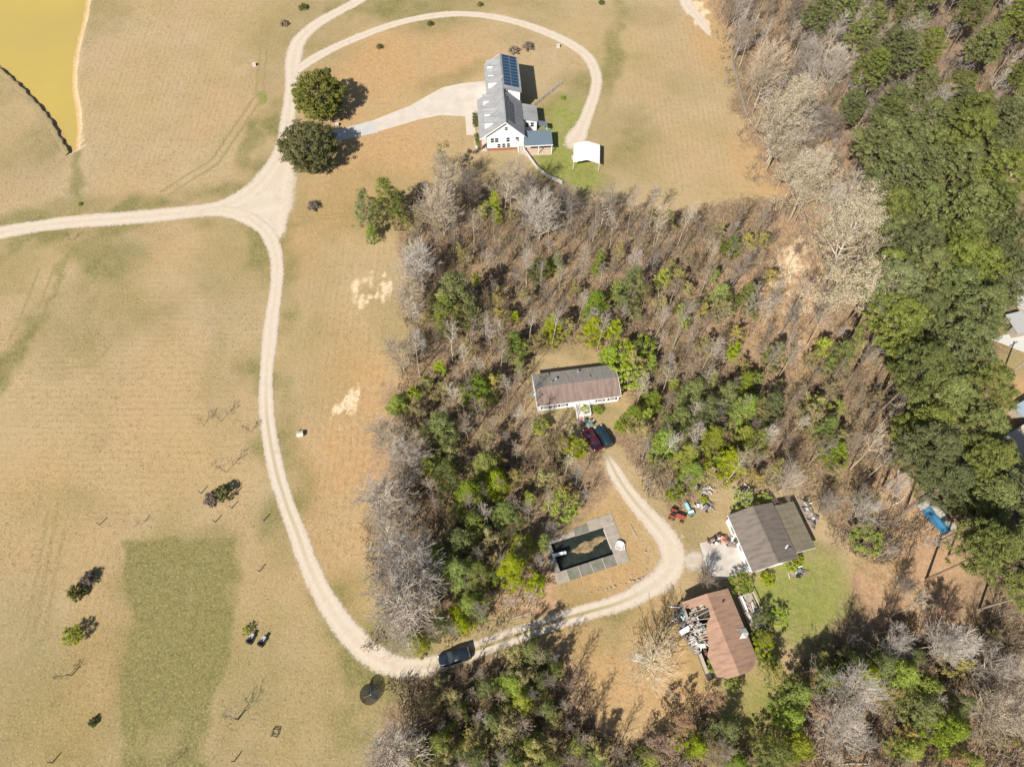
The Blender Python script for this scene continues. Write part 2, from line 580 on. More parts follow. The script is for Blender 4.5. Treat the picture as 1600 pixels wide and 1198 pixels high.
    for L in ([(40, 1100), (75, 960), (100, 830)], [(25, 1100), (58, 960), (84, 830)], [(80, 430), (60, 480), (30, 540)],
              [(100, 575), (140, 572), (160, 555), (172, 538)], [(12, 1198), (52, 1010), (75, 880), (88, 800)], [(0, 1180), (36, 1010), (62, 880), (74, 800)], [(60, 420), (42, 470), (15, 530)],
              [(470, 340), (520, 335), (560, 332)], [(470, 346), (520, 341), (560, 338)], [(250, 300), (330, 250), (400, 150), (410, 40)], [(262, 306), (340, 256), (410, 154), (420, 40)]):
        g = np.maximum(g, .6 * (1 - sstep(.12, .5, sd_line(x + .5 * (N2 - .5), y, GP(L)))))
    mowv = np.clip(ell(px, py, 560, 620, 100, 350) + ell(px, py, 250, 130, 150, 150) + ell(px, py, 1070, 170, 110, 160)
                   + ell(px, py, 110, 1000, 110, 180), 0, 1) * (1 - litter)
    mowh = np.clip(ell(px, py, 200, 610, 220, 240), 0, 1) * (1 - litter)

    idx = np.arange(nx * ny).reshape(ny, nx)
    F = np.stack([idx[:-1, :-1], idx[:-1, 1:], idx[1:, 1:], idx[1:, :-1]], -1).reshape(-1, 4)
    lx, ly = pool_local(x, y)
    inpool = (np.abs(lx) < 4.95) & (np.abs(ly) < 2.6)
    F = F[~inpool[F].any(1)]
    me = bpy.data.meshes.new('ground')
    me.vertices.add(nx * ny)
    me.vertices.foreach_set('co', np.stack([x, y, z], -1).ravel())
    me.loops.add(F.size)
    me.polygons.add(len(F))
    me.loops.foreach_set('vertex_index', F.ravel())
    me.polygons.foreach_set('loop_start', np.arange(len(F)) * 4)
    me.polygons.foreach_set('use_smooth', np.ones(len(F), bool))
    me.update(calc_edges=True)
    for nm, arr in dict(green=g, lush=lush, red=r, dirt=d, litter=litter, clay=clay, mowv=mowv, mowh=mowh).items():
        me.attributes.new(nm, 'FLOAT', 'POINT').data.foreach_set('value', np.clip(arr, 0, 1).astype(np.float32))
    o = bpy.data.objects.new('ground', me)
    COL.objects.link(o)
    return tag(o, kind='structure')


def ground_mat():
    m = NT('ground_turf_and_litter')
    P = m.pos()
    n_big, n_mid = m.noise(.035, 5, .6, P), m.noise(.22, 6, .65, P)
    n_fine, n_grain = m.noise(.9, 6, .72, P), m.noise(2.6, 5, .75, P)
    straw = m.mix(m.ramp(n_mid, .3, .7), (.31, .23, .13), (.39, .295, .178))
    straw = m.mix(m.ramp(n_big, .42, .62), straw, (.345, .252, .125))
    straw = m.mix(m.math('MULTIPLY', m.ramp(m.noise(.06, 6, .7, P), .48, .62), .55), straw, (.365, .25, .145))
    straw = m.mix(m.math('MULTIPLY', m.ramp(n_fine, .5, .68), .5), straw, (.235, .17, .07))
    straw = m.mix(m.math('MULTIPLY', m.ramp(m.noise(.11, 6, .72, P), .5, .66), .45), straw, (.25, .195, .085))
    warm = m.mix(m.ramp(n_fine, .35, .7), (.41, .265, .125), (.32, .19, .08))
    c = m.mix(m.math('MULTIPLY', m.attr('red'), .85), straw, warm)
    grn = m.mix(m.ramp(n_fine, .33, .67), (.075, .085, .02), (.18, .165, .052))
    ga = m.math('MULTIPLY', m.attr('green'), m.ramp(n_grain, .28, .58))
    ga = m.math('ADD', m.math('MULTIPLY', ga, .55), m.math('MULTIPLY', m.attr('green'), .38))
    c = m.mix(ga, c, grn)
    lus = m.mix(m.ramp(n_fine, .3, .7), (.13, .17, .028), (.26, .27, .065))
    c = m.mix(m.math('MULTIPLY', m.attr('lush'), m.ramp(n_grain, .2, .6)), c, lus)
    # mowing lines
    for at, dr in (('mowv', 'X'), ('mowh', 'Y')):
        w = m.n('TexWave', wave_type='BANDS', bands_direction=dr)
        w.inputs['Scale'].default_value = .25
        w.inputs['Distortion'].default_value = 3.0
        w.inputs['Detail'].default_value = 3
        w.inputs['Detail Scale'].default_value = .6
        m.l(P, w.inputs['Vector'])
        f = m.math('MULTIPLY', m.math('MULTIPLY', m.attr(at), m.ramp(w.outputs['Fac'], .45, 1)), .34)
        f = m.math('MULTIPLY', f, m.ramp(n_fine, .35, .6))
        c = m.mix(f, c, (.24, .165, .07))
    lf = m.mix(m.ramp(n_fine, .34, .66), (.295, .20, .12), (.15, .103, .065))
    lf = m.mix(m.ramp(n_mid, .48, .72), lf, (.25, .185, .092))
    lf = m.mix(m.math('MULTIPLY', m.ramp(n_grain, .48, .68), .6), lf, (.055, .036, .022))
    lf = m.mix(m.math('MULTIPLY', m.ramp(n_grain, .40, .25), .7), lf, (.40, .27, .16))
    lf = m.mix(m.math('MULTIPLY', m.attr('red'), .7), lf, m.mix(m.ramp(n_fine, .3, .7), (.48, .31, .18), (.34, .20, .105)))
    lf = m.mix(m.math('MULTIPLY', m.attr('green'), m.ramp(n_fine, .35, .6)), lf, (.12, .115, .035))
    la = m.math('ADD', m.attr('litter'), m.math('MULTIPLY', m.math('SUBTRACT', n_fine, .5), .9), clamp=True)
    la = m.math('MULTIPLY', m.ramp(la, .25, .75), m.ramp(m.attr('litter'), .02, .3))
    c = m.mix(la, c, lf)
    sand = m.mix(m.ramp(n_grain, .3, .7), (.66, .53, .36), (.46, .33, .19))
    da = m.math('ADD', m.attr('dirt'), m.math('MULTIPLY', m.math('SUBTRACT', n_fine, .5), 1.1))
    wv = m.n('TexWave', wave_type='BANDS', bands_direction='X')
    wv.inputs['Scale'].default_value = .22
    wv.inputs['Distortion'].default_value = 4
    m.l(P, wv.inputs['Vector'])
    da = m.math('ADD', da, m.math('MULTIPLY', m.math('SUBTRACT', wv.outputs['Fac'], .6), .16))
    da = m.math('MULTIPLY', m.ramp(da, .35, .7), m.ramp(m.attr('dirt'), .03, .25))
    c = m.mix(da, c, sand)
    c = m.mix(m.attr('clay'), c, m.mix(m.ramp(n_fine, .3, .7), (.46, .31, .14), (.36, .22, .09)))
    # loose grain over everything
    c = m.mix(m.math('MULTIPLY', m.ramp(n_grain, .5, .7), .3), c, (.15, .11, .045))
    c = m.mix(m.math('MULTIPLY', m.ramp(n_grain, .44, .28), .3), c, (.58, .46, .30))
    m.l(c, m.b.inputs['Base Color'])
    m.b.inputs['Roughness'].default_value = .95
    m.b.inputs['Specular IOR Level'].default_value = .1
    bp = m.n('Bump')
    bp.inputs['Strength'].default_value = .55
    bp.inputs['Distance'].default_value = .22
    m.l(m.math('ADD', n_fine, m.math('MULTIPLY', n_grain, .6)), bp.inputs['Height'])
    m.l(bp.outputs[0], m.b.inputs['Normal'])
    return m.mat


ground = make_ground()
ground.data.materials.append(ground_mat())

# pond water and its cut bank
m = NT('muddy_water')
n = m.noise(.03, 3, .5, m.pos())
m.l(m.mix(m.ramp(n, .35, .7), (.39, .285, .07), (.33, .252, .08)), m.b.inputs['Base Color'])
m.b.inputs['Roughness'].default_value = .28
m.b.inputs['Specular IOR Level'].default_value = .25
b_ = m.n('Bump')
b_.inputs['Strength'].default_value = .05
m.l(m.noise(1.5, 3, .6, m.pos()), b_.inputs['Height'])
m.l(b_.outputs[0], m.b.inputs['Normal'])
wp = GP(POND)
cxm, cym = sum(p[0] for p in wp) / len(wp), sum(p[1] for p in wp) / len(wp)
mb = MB()
mb.add([(cxm + (a - cxm) * 1.06, cym + (b - cym) * 1.06, -.34) for a, b in wp], [tuple(range(len(wp)))])
w = mb.build('water', m.mat)
tag(w, kind='structure')


def crom(pts, step=1.2):
    """points along a smooth curve through pts (tuples of any length)"""
    P = [np.array(p, float) for p in pts]
    P = [2 * P[0] - P[1]] + P + [2 * P[-1] - P[-2]]
    out = []
    for i in range(1, len(P) - 2):
        k = max(2, int(np.hypot(*(P[i + 1] - P[i])[:2]) / step))
        for j in range(k):
            t = j / k
            out.append(.5 * ((2 * P[i]) + (-P[i - 1] + P[i + 1]) * t + (2 * P[i - 1] - 5 * P[i] + 4 * P[i + 1] - P[i + 2]) * t * t
                             + (-P[i - 1] + 3 * P[i] - 3 * P[i + 1] + P[i + 2]) * t ** 3))
    out.append(P[-2])
    return out


# dark eroded bank on the dam side of the pond: a ragged step to the water, the shade of its face put into the earth colour
bank = crom([G(a, b_) for a, b_ in [(-60, 62), (0, 108), (22, 126), (48, 152), (76, 184), (92, 212), (109, 240)]], .5)
mb = MB()
vs, fs = [], []
for i, p in enumerate(bank):
    q = bank[min(i + 1, len(bank) - 1)] - bank[max(i - 1, 0)]
    q /= np.hypot(*q)
    nrm = np.array((-q[1], q[0]))            # towards the water
    j = .35 * math.sin(i * .9) + random.uniform(-.25, .25)
    h = .55 + .2 * math.sin(i * .37) + random.uniform(-.1, .1)
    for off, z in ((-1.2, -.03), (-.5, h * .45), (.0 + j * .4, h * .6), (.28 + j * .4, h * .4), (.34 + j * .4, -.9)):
        vs.append((p[0] + nrm[0] * off, p[1] + nrm[1] * off, z))
for i in range(len(bank) - 1):
    for k in range(4):
        fs.append((i * 5 + k, i * 5 + k + 1, i * 5 + 6 + k, i * 5 + 5 + k))
mb.add(vs, fs)
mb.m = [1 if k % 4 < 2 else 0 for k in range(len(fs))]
tag(mb.build('pond_bank', [mat('shaded_bank_earth', (.085, .06, .035), .95, var=.35, scale=1.2, bump=.5), mat('bank_turf', (.22, .17, .085), .95, var=.3, scale=.8, fine=4)]), kind='structure')


# ------------------------------------------------------------------ gravel tracks
def track_mat(name, a, b, worn, strip=0.0, edge=.38):
    m = NT(name)
    P = m.pos()
    f, g = m.noise(1.3, 6, .7, P), m.noise(6, 4, .7, P)
    big = m.noise(.16, 4, .6, P)
    c = m.mix(m.ramp(f, .3, .7), a, b)
    c = m.mix(m.ramp(big, .45, .75), c, worn)
    c = m.mix(m.math('MULTIPLY', m.ramp(g, .5, .75), .35), c, tuple(k * .55 for k in a))
    ac = m.attr('across')
    s = m.math('MULTIPLY', m.attr('strip'), m.ramp(m.math('ADD', m.math('ABSOLUTE', ac), m.math('MULTIPLY', m.math('SUBTRACT', f, .5), .5)), .30, .10))
    c = m.mix(s, c, m.mix(m.ramp(g, .35, .65), (.33, .26, .12), (.17, .15, .06)))
    ruts = m.ramp(m.math('ABSOLUTE', m.math('SUBTRACT', m.math('ABSOLUTE', ac), .48)), .26, .0)
    c = m.mix(m.math('MULTIPLY', ruts, .15), c, (.60, .52, .42))
    pot = m.ramp(m.noise(.45, 5, .7, P), .56, .7)
    c = m.mix(m.math('MULTIPLY', pot, .5), c, (.36, .275, .185))
    cen = m.math('MULTIPLY', m.ramp(m.math('ADD', m.math('ABSOLUTE', ac), m.math('MULTIPLY', m.math('SUBTRACT', f, .5), .6)), .3, .05), .12)
    c = m.mix(cen, c, (.38, .30, .20))
    m.l(c, m.b.inputs['Base Color'])
    m.b.inputs['Roughness'].default_value = .95
    m.b.inputs['Specular IOR Level'].default_value = .1
    bp = m.n('Bump')
    bp.inputs['Strength'].default_value = .4
    bp.inputs['Distance'].default_value = .06
    m.l(g, bp.inputs['Height'])
    m.l(bp.outputs[0], m.b.inputs['Normal'])
    # ragged, thinning verge
    ed = m.math('ADD', m.attr('edge'), m.math('MULTIPLY', m.math('SUBTRACT', f, .5), 1.3))
    ed = m.math('ADD', ed, m.math('MULTIPLY', m.math('SUBTRACT', g, .5), .8))
    ed = m.math('ADD', ed, m.math('MULTIPLY', m.math('SUBTRACT', m.noise(17, 2, .6, P), .5), 1.3))      # loose grit
    al = m.math('GREATER_THAN', m.math('MINIMUM', ed, m.math('MULTIPLY', m.attr('edge'), 5)), .6)
    tr = m.n('BsdfTransparent')
    mx = m.n('MixShader')
    m.l(al, mx.inputs[0])
    m.l(tr.outputs[0], mx.inputs[1])
    m.l(m.b.outputs[0], mx.inputs[2])
    m.l(mx.outputs[0], m.out.inputs['Surface'])
    MATS[name] = m.mat
    return m.mat


TRACKS = []


def ribbon(name, pts, z, material, nacross=13, fade_ends=True):
    """pts: photograph x, y, width in metres[, grass strip 0..1]"""
    W = []
    for p in pts:
        q = G(p[0], p[1])
        W.append((q[0], q[1], p[2], p[3] if len(p) > 3 else 0.0))
    TRACKS.append(([(w_[0], w_[1]) for w_ in W], .45 * max(w_[2] for w_ in W) + .2))
    C = crom(W, 1.0)
    q_ = np.arange(len(C))
    wv = 1 + .22 * (vnoise(q_, q_ * 0 + len(C), 9, 77) - .5) + .16 * (vnoise(q_, q_ * 0 + 5, 3, 78) - .5)
    sh_ = .5 * (vnoise(q_, q_ * 0 + 9, 12, 79) - .5)
    vs, ac, ed, st, fs = [], [], [], [], []
    n = len(C)
    for i, p in enumerate(C):
        t = C[min(i + 1, n - 1)] - C[max(i - 1, 0)]
        l = math.hypot(t[0], t[1])
        nx_, ny_ = -t[1] / l, t[0] / l
        en = min(1, min(i, n - 1 - i) / 4) if fade_ends else 1
        for k in range(nacross):
            u = -1 + 2 * k / (nacross - 1)
            w = p[2] * .5 * 1.4 * wv[i]
            vs.append((p[0] + nx_ * (u * w + sh_[i]), p[1] + ny_ * (u * w + sh_[i]), z + .005 * (1 - abs(u))))
            ac.append(u * 1.55)
            ed.append(min(1.6, (1 - abs(u)) * 1.85) * en)
            st.append(max(0, min(1, p[3])))
    for i in range(n - 1):
        for k in range(nacross - 1):
            a = i * nacross + k
            fs.append((a, a + nacross, a + nacross + 1, a + 1))
    mb = MB()
    mb.add(vs, fs)
    o = mb.build(name, material, smooth=True)
    for nm, arr in (('across', ac), ('edge', ed), ('strip', st)):
        o.data.attributes.new(nm, 'FLOAT', 'POINT').data.foreach_set('value', np.array(arr, np.float32))
    if o.data.polygons[0].normal.z < 0:
        o.data.flip_normals()
    return tag(o, kind='structure')


M_track = track_mat('gravel_track', (.51, .43, .335), (.42, .34, .255), (.46, .39, .315))
M_track2 = track_mat('gravel_worn', (.45, .375, .30), (.36, .285, .22), (.40, .345, .305))
ribbon('gravel_road', [(-70, 383, 3.9), (0, 364, 3.9), (100, 348, 3.9), (200, 341, 3.9), (300, 331, 3.9), (350, 322, 4.6), (392, 299, 5.0), (420, 268, 4.4),
                       (436, 240, 3.8), (446, 210, 3.6), (452, 170, 3.6), (456, 130, 3.9), (458, 95, 4.2), (466, 65, 3.8), (492, 40, 3.4),
                       (530, 18, 3.2), (562, 0, 3.2), (620, -40, 3.2)], .014, M_track)
ribbon('gravel_loop', [(453, 122, 2.6), (478, 100, 3.0), (530, 71, 2.9), (600, 43, 2.7), (660, 28, 2.5), (720, 22, 2.5), (780, 28, 2.6), (840, 45, 2.8),
                       (890, 68, 3.0), (920, 92, 3.0), (932, 118, 3.0), (931, 142, 3.0), (922, 168, 3.1), (913, 192, 3.4), (903, 212, 4.6), (893, 224, 5.0), (874, 231, 3.2)], .020, M_track)
ribbon('junction_gravel', [(452, 215, 2.5), (444, 250, 5.0), (432, 285, 9.0), (424, 320, 10.5), (428, 350, 6.5), (434, 385, 3.0)], .008, M_track)
ribbon('junction_apron', [(318, 330, 2.5), (360, 326, 6.5), (400, 320, 9.5), (432, 312, 10.5), (452, 306, 6.0)], .011, M_track)
ribbon('gravel_lane', [(300, 334, 2.6), (350, 331, 3.0), (388, 342, 3.3), (414, 360, 3.2), (428, 385, 3.0), (433, 415, 2.8), (431, 450, 2.8), (424, 500, 2.9), (418, 560, 2.9),
                       (416, 610, 2.9, .1), (418, 655, 2.9, .4), (426, 705, 2.9, .5), (441, 765, 2.9, .5), (462, 828, 3.0, .4), (488, 893, 3.2, .15), (518, 950, 3.7),
                       (556, 1000, 4.0), (592, 1028, 3.8), (630, 1042, 3.2), (680, 1038, 2.8, .3), (740, 1017, 2.7, .9), (800, 995, 2.7, 1.0), (860, 974, 2.7, 1.0), (920, 955, 2.8, .9),
                       (970, 940, 3.0, .5), (1012, 920, 3.6, .1), (1040, 900, 4.3), (1052, 872, 4.4), (1042, 842, 3.9), (1020, 815, 3.5, .2), (998, 790, 3.2, .4), (975, 760, 3.0, .5), (956, 728, 2.8, .5),
                       (944, 702, 2.4, .3)], .026, M_track)
ribbon('gravel_turnoff', [(1045, 868, 3.0), (1070, 876, 4.2), (1100, 876, 4.6), (1120, 874, 4.2)], .020, M_track2)
ribbon('sand_wash', [(1060, -40, 3.5), (1074, 8, 3.6), (1090, 26, 3.2), (1104, 46, 2.4), (1112, 62, 1.2)], .008, M_track)
# ------------------------------------------------------------------ trees: a few grown shapes of each kind, copied
L_pine = leaf_mat('pine_needles', (.086, .106, .028), (.158, .178, .050), (.252, .262, .092), hue=.035, trans=.33)
L_young = leaf_mat('young_pine_needles', (.120, .170, .021), (.220, .290, .036), (.335, .375, .065), trans=.4, hue=.09)
L_lime = leaf_mat('spring_leaves', (.20, .275, .024), (.31, .39, .036), (.43, .48, .07), trans=.45, hue=.06)
L_oak = leaf_mat('evergreen_leaves', (.076, .086, .020), (.15, .155, .038), (.235, .23, .072), trans=.25, hue=.03)
L_bud = leaf_mat('pale_buds', (.42, .34, .215), (.52, .44, .29), (.60, .525, .365), trans=.2, hue=.02, vary=.1)
L_olive = leaf_mat('olive_buds', (.22, .20, .06), (.33, .29, .09), (.44, .38, .14), trans=.3, hue=.06)
L_brown = leaf_mat('brown_twiggery', (.11, .082, .06), (.195, .15, .108), (.29, .23, .165), trans=.1, hue=.02)
L_red = leaf_mat('red_buds', (.25, .15, .085), (.33, .205, .12), (.40, .28, .17), trans=.3, hue=.02)
B_pale = bark_mat('pale_bark', (.37, .305, .23), (.50, .43, .34))
B_grey = bark_mat('grey_bark', (.215, .17, .13), (.35, .29, .23))
B_brown = bark_mat('brown_bark', (.13, .092, .062), (.24, .175, .125))
B_tan = bark_mat('tan_bark', (.34, .27, .175), (.48, .40, .28))
B_cream = bark_mat('cream_bark', (.46, .38, .27), (.60, .52, .39))


def tubes_mesh(name, segs, mats, n=3):
    """segs: (p, q, r0, r1) rows -> one mesh of open tapered tubes"""
    S = np.array([[*a, *b, r, s] for a, b, r, s in segs])
    P, Q, R0, R1 = S[:, :3], S[:, 3:6], S[:, 6], S[:, 7]
    D = Q - P
    D /= np.linalg.norm(D, axis=1, keepdims=True) + 1e-9
    A = np.cross(D, np.where(np.abs(D[:, 2:3]) < .9, [[0, 0, 1.]], [[1., 0, 0]]))
    A /= np.linalg.norm(A, axis=1, keepdims=True) + 1e-9
    B = np.cross(D, A)
    V = []
    for c, r in ((P, R0), (Q, R1)):
        for k in range(n):
            t = 2 * math.pi * k / n
            V.append(c + A * (r * math.cos(t))[:, None] + B * (r * math.sin(t))[:, None])
    V = np.stack(V, 1)                    # seg, 2n, 3
    base = (np.arange(len(S)) * 2 * n)[:, None]
    F = np.concatenate([base + np.array([[k, (k + 1) % n, n + (k + 1) % n, n + k]]) for k in range(n)], 0)
    return np_mesh(name, V.reshape(-1, 3), F, mats)


def np_mesh(name, V, F, mats, tint=None, smooth=False):
    me = bpy.data.meshes.new(name)
    me.vertices.add(len(V))
    me.vertices.foreach_set('co', np.asarray(V, np.float32).ravel())
    k = F.shape[1]
    me.loops.add(F.size)
    me.polygons.add(len(F))
    me.loops.foreach_set('vertex_index', F.astype(np.int32).ravel())
    me.polygons.foreach_set('loop_start', np.arange(len(F), dtype=np.int32) * k)
    if smooth:
        me.polygons.foreach_set('use_smooth', np.ones(len(F), bool))
    me.update(calc_edges=True)
    if tint is not None:
        me.attributes.new('tint', 'FLOAT', 'FACE').data.foreach_set('value', tint.astype(np.float32))
    for m in (mats if isinstance(mats, (list, tuple)) else [mats]):
        me.materials.append(m)
    return me


def rvec(n, r):
    v = r.normal(size=(n, 3))
    return v / np.linalg.norm(v, axis=1, keepdims=True)


def grow(h, r, spread=.5, crook=.11, base=.35, nb=16, lean=.04, wob=.10, twig=.022, sub=6, subsub=4, up=.55, r0=None):
    """a leafless tree: returns (trunk segments, branch segments, twig tips)"""
    trunk, br, tips = [], [], []
    r0 = r0 or h * .011 + .03
    p = np.zeros(3)
    d = np.array([r.normal() * lean, r.normal() * lean, 1.0])
    n = 9
    pts = [p]
    for i in range(n):
        d = d + r.normal(size=3) * wob * (.3 + i / n)
        d[2] = max(d[2], .5)
        d /= np.linalg.norm(d)
        q = p + d * h / n
        ra, rb = r0 * (1 - .88 * i / n), r0 * (1 - .88 * (i + 1) / n)
        trunk.append((p, q, ra, rb))
        p = q
        pts.append(p)

    def limb(p, d, L, rr, lev):
        k = 3 if lev == 1 else 2
        out = []
        for i in range(k):
            d = d + r.normal(size=3) * crook + np.array([0, 0, .10 * (1 if lev == 1 else .6)])
            d /= np.linalg.norm(d)
            q = p + d * L / k
            a, b = rr * (1 - .75 * i / k), rr * (1 - .75 * (i + 1) / k)
            (trunk if lev == 1 and i < 2 else br).append((p, q, max(a, twig), max(b, twig * .8)))
            out.append((p, q, d.copy(), a))
            p = q
        tips.append(p)
        if lev >= 3:
            return
        m_ = sub if lev == 1 else subsub
        for j in range(m_):
            t = (.25 + .75 * (j + r.random()) / m_) * k
            i = min(int(t), k - 1)
            f = t - i
            pp = out[i][0] * (1 - f) + out[i][1] * f
            side = rvec(1, r)[0]
            dd = out[i][2] * .75 + side * .75
            dd[2] += .2
            dd /= np.linalg.norm(dd)
            limb(pp, dd, L * r.uniform(.32, .55), out[i][3] * .5, lev + 1)

    for j in range(nb):
        t = base + (1 - base) * (j + r.random()) / nb
        i = min(int(t * n), n - 1)
        f = t * n - i
        pp = pts[i] * (1 - f) + pts[i + 1] * f
        a = j * 2.4 + r.random()
        u = up + .35 * (t - base)
        dd = np.array([math.cos(a), math.sin(a), u])
        dd /= np.linalg.norm(dd)
        L = h * spread * (1.0 - .62 * (t - base) / (1 - base)) * r.uniform(.7, 1.1)
        limb(pp, dd, L, r0 * (1 - .85 * t) * .65 + twig * .5, 1)
    return trunk, br, tips


def leaf_quads(C, D, size, aspect, r, tint, N_):
    """rhombic leaves at C pointing along D"""
    n = len(C)
    D = D / (np.linalg.norm(D, axis=1, keepdims=True) + 1e-9)
    S = np.cross(D, N_)
    S /= np.linalg.norm(S, axis=1, keepdims=True) + 1e-9
    s = size * r.uniform(.7, 1.3, (n, 1))
    V = np.stack([C - D * s * .5, C + S * s * aspect * .5, C + D * s * .5, C - S * s * aspect * .5], 1).reshape(-1, 3)
    F = np.arange(n * 4).reshape(-1, 4)
    return V, F, tint


def clumps_mesh(name, centres, radii, per, size, aspect, m, r, upb=.35, outw=None, shell=.5):
    C = np.repeat(centres, per, 0)
    R = np.repeat(radii, per)[:, None]
    U = rvec(len(C), r)
    U[:, 2] = np.abs(U[:, 2]) * (1 - .4) + U[:, 2] * .4
    k = (shell + (1 - shell) * r.random((len(C), 1)))
    P = C + U * R * k * np.array([[1, 1, .75]])
    N_ = U * .7 + rvec(len(C), r) * .55 + np.array([[0, 0, upb + .25]])
    D = np.cross(N_, rvec(len(C), r))
    ct = np.repeat(r.random(len(centres)), per)
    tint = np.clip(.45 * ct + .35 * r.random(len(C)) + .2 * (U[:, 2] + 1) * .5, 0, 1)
    V, F, t = leaf_quads(P, D, size, aspect, r, tint, N_)
    return np_mesh(name, V, F, m, t)


PROTO = {}


def add_proto(kind, parts):
    PROTO.setdefault(kind, []).append(parts)


def build_protos():
    # slender leafless forest trees
    for s in range(6):
        r = np.random.default_rng(100 + s)
        h = [13, 15, 11, 16, 12, 14][s]
        t, b, tips = grow(h, r, spread=.22, base=[.45, .5, .35, .55, .4, .3][s], nb=20, sub=6, subsub=4, up=1.15, lean=.035, wob=.035, twig=.015, r0=.055 + .004 * h)
        m = [B_grey, B_pale, B_grey, B_pale, B_brown, B_grey][s]
        add_proto('slender', [('trunk', tubes_mesh('slender_trunk', t, m, 5)), ('crown', tubes_mesh('slender_twigs', b, m, 3))])
    # broad leafless trees
    for s in range(5):
        r = np.random.default_rng(200 + s)
        h = [13, 11, 15, 12, 16][s]
        t, b, tips = grow(h, r, spread=.48, base=.16, nb=30, sub=10, subsub=7, up=1.0, wob=.08, twig=.017, r0=.17)
        m = [B_pale, B_grey, B_pale, B_grey, B_tan][s]
        add_proto('broad', [('trunk', tubes_mesh('broad_trunk', t, m, 6)), ('crown', tubes_mesh('broad_twigs', b, m, 3))])
    r = np.random.default_rng(231)
    t, b, tips = grow(12, r, spread=.62, crook=.05, base=.12, nb=44, sub=7, subsub=4, up=.5, wob=.05, twig=.024, r0=.2)
    add_proto('broad', [('trunk', tubes_mesh('broad_trunk', t, B_cream, 6)), ('crown', tubes_mesh('broad_twigs', b, B_cream, 3))])
    r = np.random.default_rng(232)
    t, b, tips = grow(14, r, spread=.58, crook=.07, base=.14, nb=36, sub=10, subsub=7, up=.95, wob=.06, twig=.026, r0=.22)
    add_proto('broad', [('trunk', tubes_mesh('broad_trunk', t, B_pale, 6)), ('crown', tubes_mesh('broad_twigs', b, B_pale, 3))])
    # leafless with swelling buds
    for s in range(3):
        r = np.random.default_rng(300 + s)
        h = [17, 15, 14][s]
        t, b, tips = grow(h, r, spread=.46, base=.22, nb=24, sub=9, subsub=6, up=.9, wob=.12, twig=.024, r0=.24)
        T = np.array(tips)
        T = T[T[:, 2] > h * .3]
        lm = clumps_mesh('buds', T, np.full(len(T), .75), 11, .17, .5, L_bud, r, shell=.05)
        add_proto('budding', [('trunk', tubes_mesh('budding_trunk', t, B_tan, 6)), ('branches', tubes_mesh('budding_twigs', b, B_tan, 3)), ('crown', lm)])
    # thin trees with a haze of olive or red buds
    for s in range(4):
        r = np.random.default_rng(400 + s)
        h = [8, 9, 7, 9][s]
        t, b, tips = grow(h, r, spread=.34, base=.2, nb=14, sub=6, subsub=4, up=.8, twig=.018, r0=.09)
        T = np.array(tips)
        T = T[T[:, 2] > h * .25]
        lm = clumps_mesh('haze', T, np.full(len(T), .38), 5, .20, .6, [L_olive, L_olive, L_lime, L_red][s], r, shell=.1)
        add_proto('hazy', [('trunk', tubes_mesh('hazy_trunk', t, B_grey, 5)), ('branches', tubes_mesh('hazy_twigs', b, B_grey, 3)), ('crown', lm)])
    # tall pines, crown in the upper part
    for s in range(6):
        r = np.random.default_rng(500 + s)
        h = [22, 24, 20, 23, 21, 19][s]
        cr = [4.1, 4.4, 3.7, 4.0, 4.6, 3.5][s]
        z0 = h * [.58, .6, .52, .62, .57, .5][s]
        n = 250
        c, rd, limbs = [], [], []
        while len(c) < n:
            u = r.random()
            a = r.random() * 2 * math.pi
            zz = z0 + (h - z0) * u
            prof = (math.sin(math.pi * min(1, .22 + .78 * u) ** .9) ** .7) * .9 + .12
            lob = 1 + .22 * math.sin(3 * a + s + 4 * u) + .14 * math.sin(5 * a + 9 * u + s)
            q = cr * prof * lob * math.sqrt(r.uniform(.12, 1))
            if u > .93:
                q *= .5
            c.append((q * math.cos(a), q * math.sin(a), zz))
            rd.append(r.uniform(.55, .95))
            if len(c) % 7 == 0 and u < .7:
                limbs.append((np.array([0, 0, zz - .25 * q - .3]), np.array(c[-1]), .055, .02))
        t, p, d = [], np.zeros(3), np.array([r.normal() * .02, r.normal() * .02, 1])
        for i in range(6):
            q = p + d * h * .9 / 6
            t.append((p, q, .24 * (1 - .14 * i), .24 * (1 - .14 * (i + 1))))
            p = q
        for j in range(5):                       # dead stubs
            zz = r.uniform(.3, .6) * h
            a = r.random() * 6.28
            t.append((np.array([0, 0, zz]), np.array([math.cos(a) * 1.1, math.sin(a) * 1.1, zz + .2]), .03, .015))
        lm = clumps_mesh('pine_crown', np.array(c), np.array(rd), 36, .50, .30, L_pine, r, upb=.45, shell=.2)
        add_proto('pine', [('trunk', tubes_mesh('pine_trunk', t + limbs, B_brown, 6)), ('crown', lm)])
    # young pines and cedars, green nearly to the ground
    for s in range(5):
        r = np.random.default_rng(600 + s)
        h = [8, 9.5, 7, 10, 6][s]
        cr = [2.6, 2.8, 2.4, 3.1, 2.3][s]
        c, rd = [], []
        while len(c) < 130:
            u = r.random() ** 1.25
            a = r.random() * 2 * math.pi
            prof = (1 - u) ** .75 * .95 + .1
            lob = 1 + .25 * math.sin(4 * a + s + 7 * u) + .12 * math.sin(7 * a)
            q = cr * prof * lob * math.sqrt(r.uniform(.15, 1))
            c.append((q * math.cos(a), q * math.sin(a), h * (.14 + .84 * u)))
            rd.append(r.uniform(.4, .72))
        t = [(np.zeros(3), np.array([.05, .05, h * .5]), .10, .07), (np.array([.05, .05, h * .5]), np.array([0, .1, h * .97]), .07, .02)]
        lm = clumps_mesh('young_crown', np.array(c), np.array(rd), 30, .34, .3, L_young if s != 3 else L_pine, r, upb=.5, shell=.25)
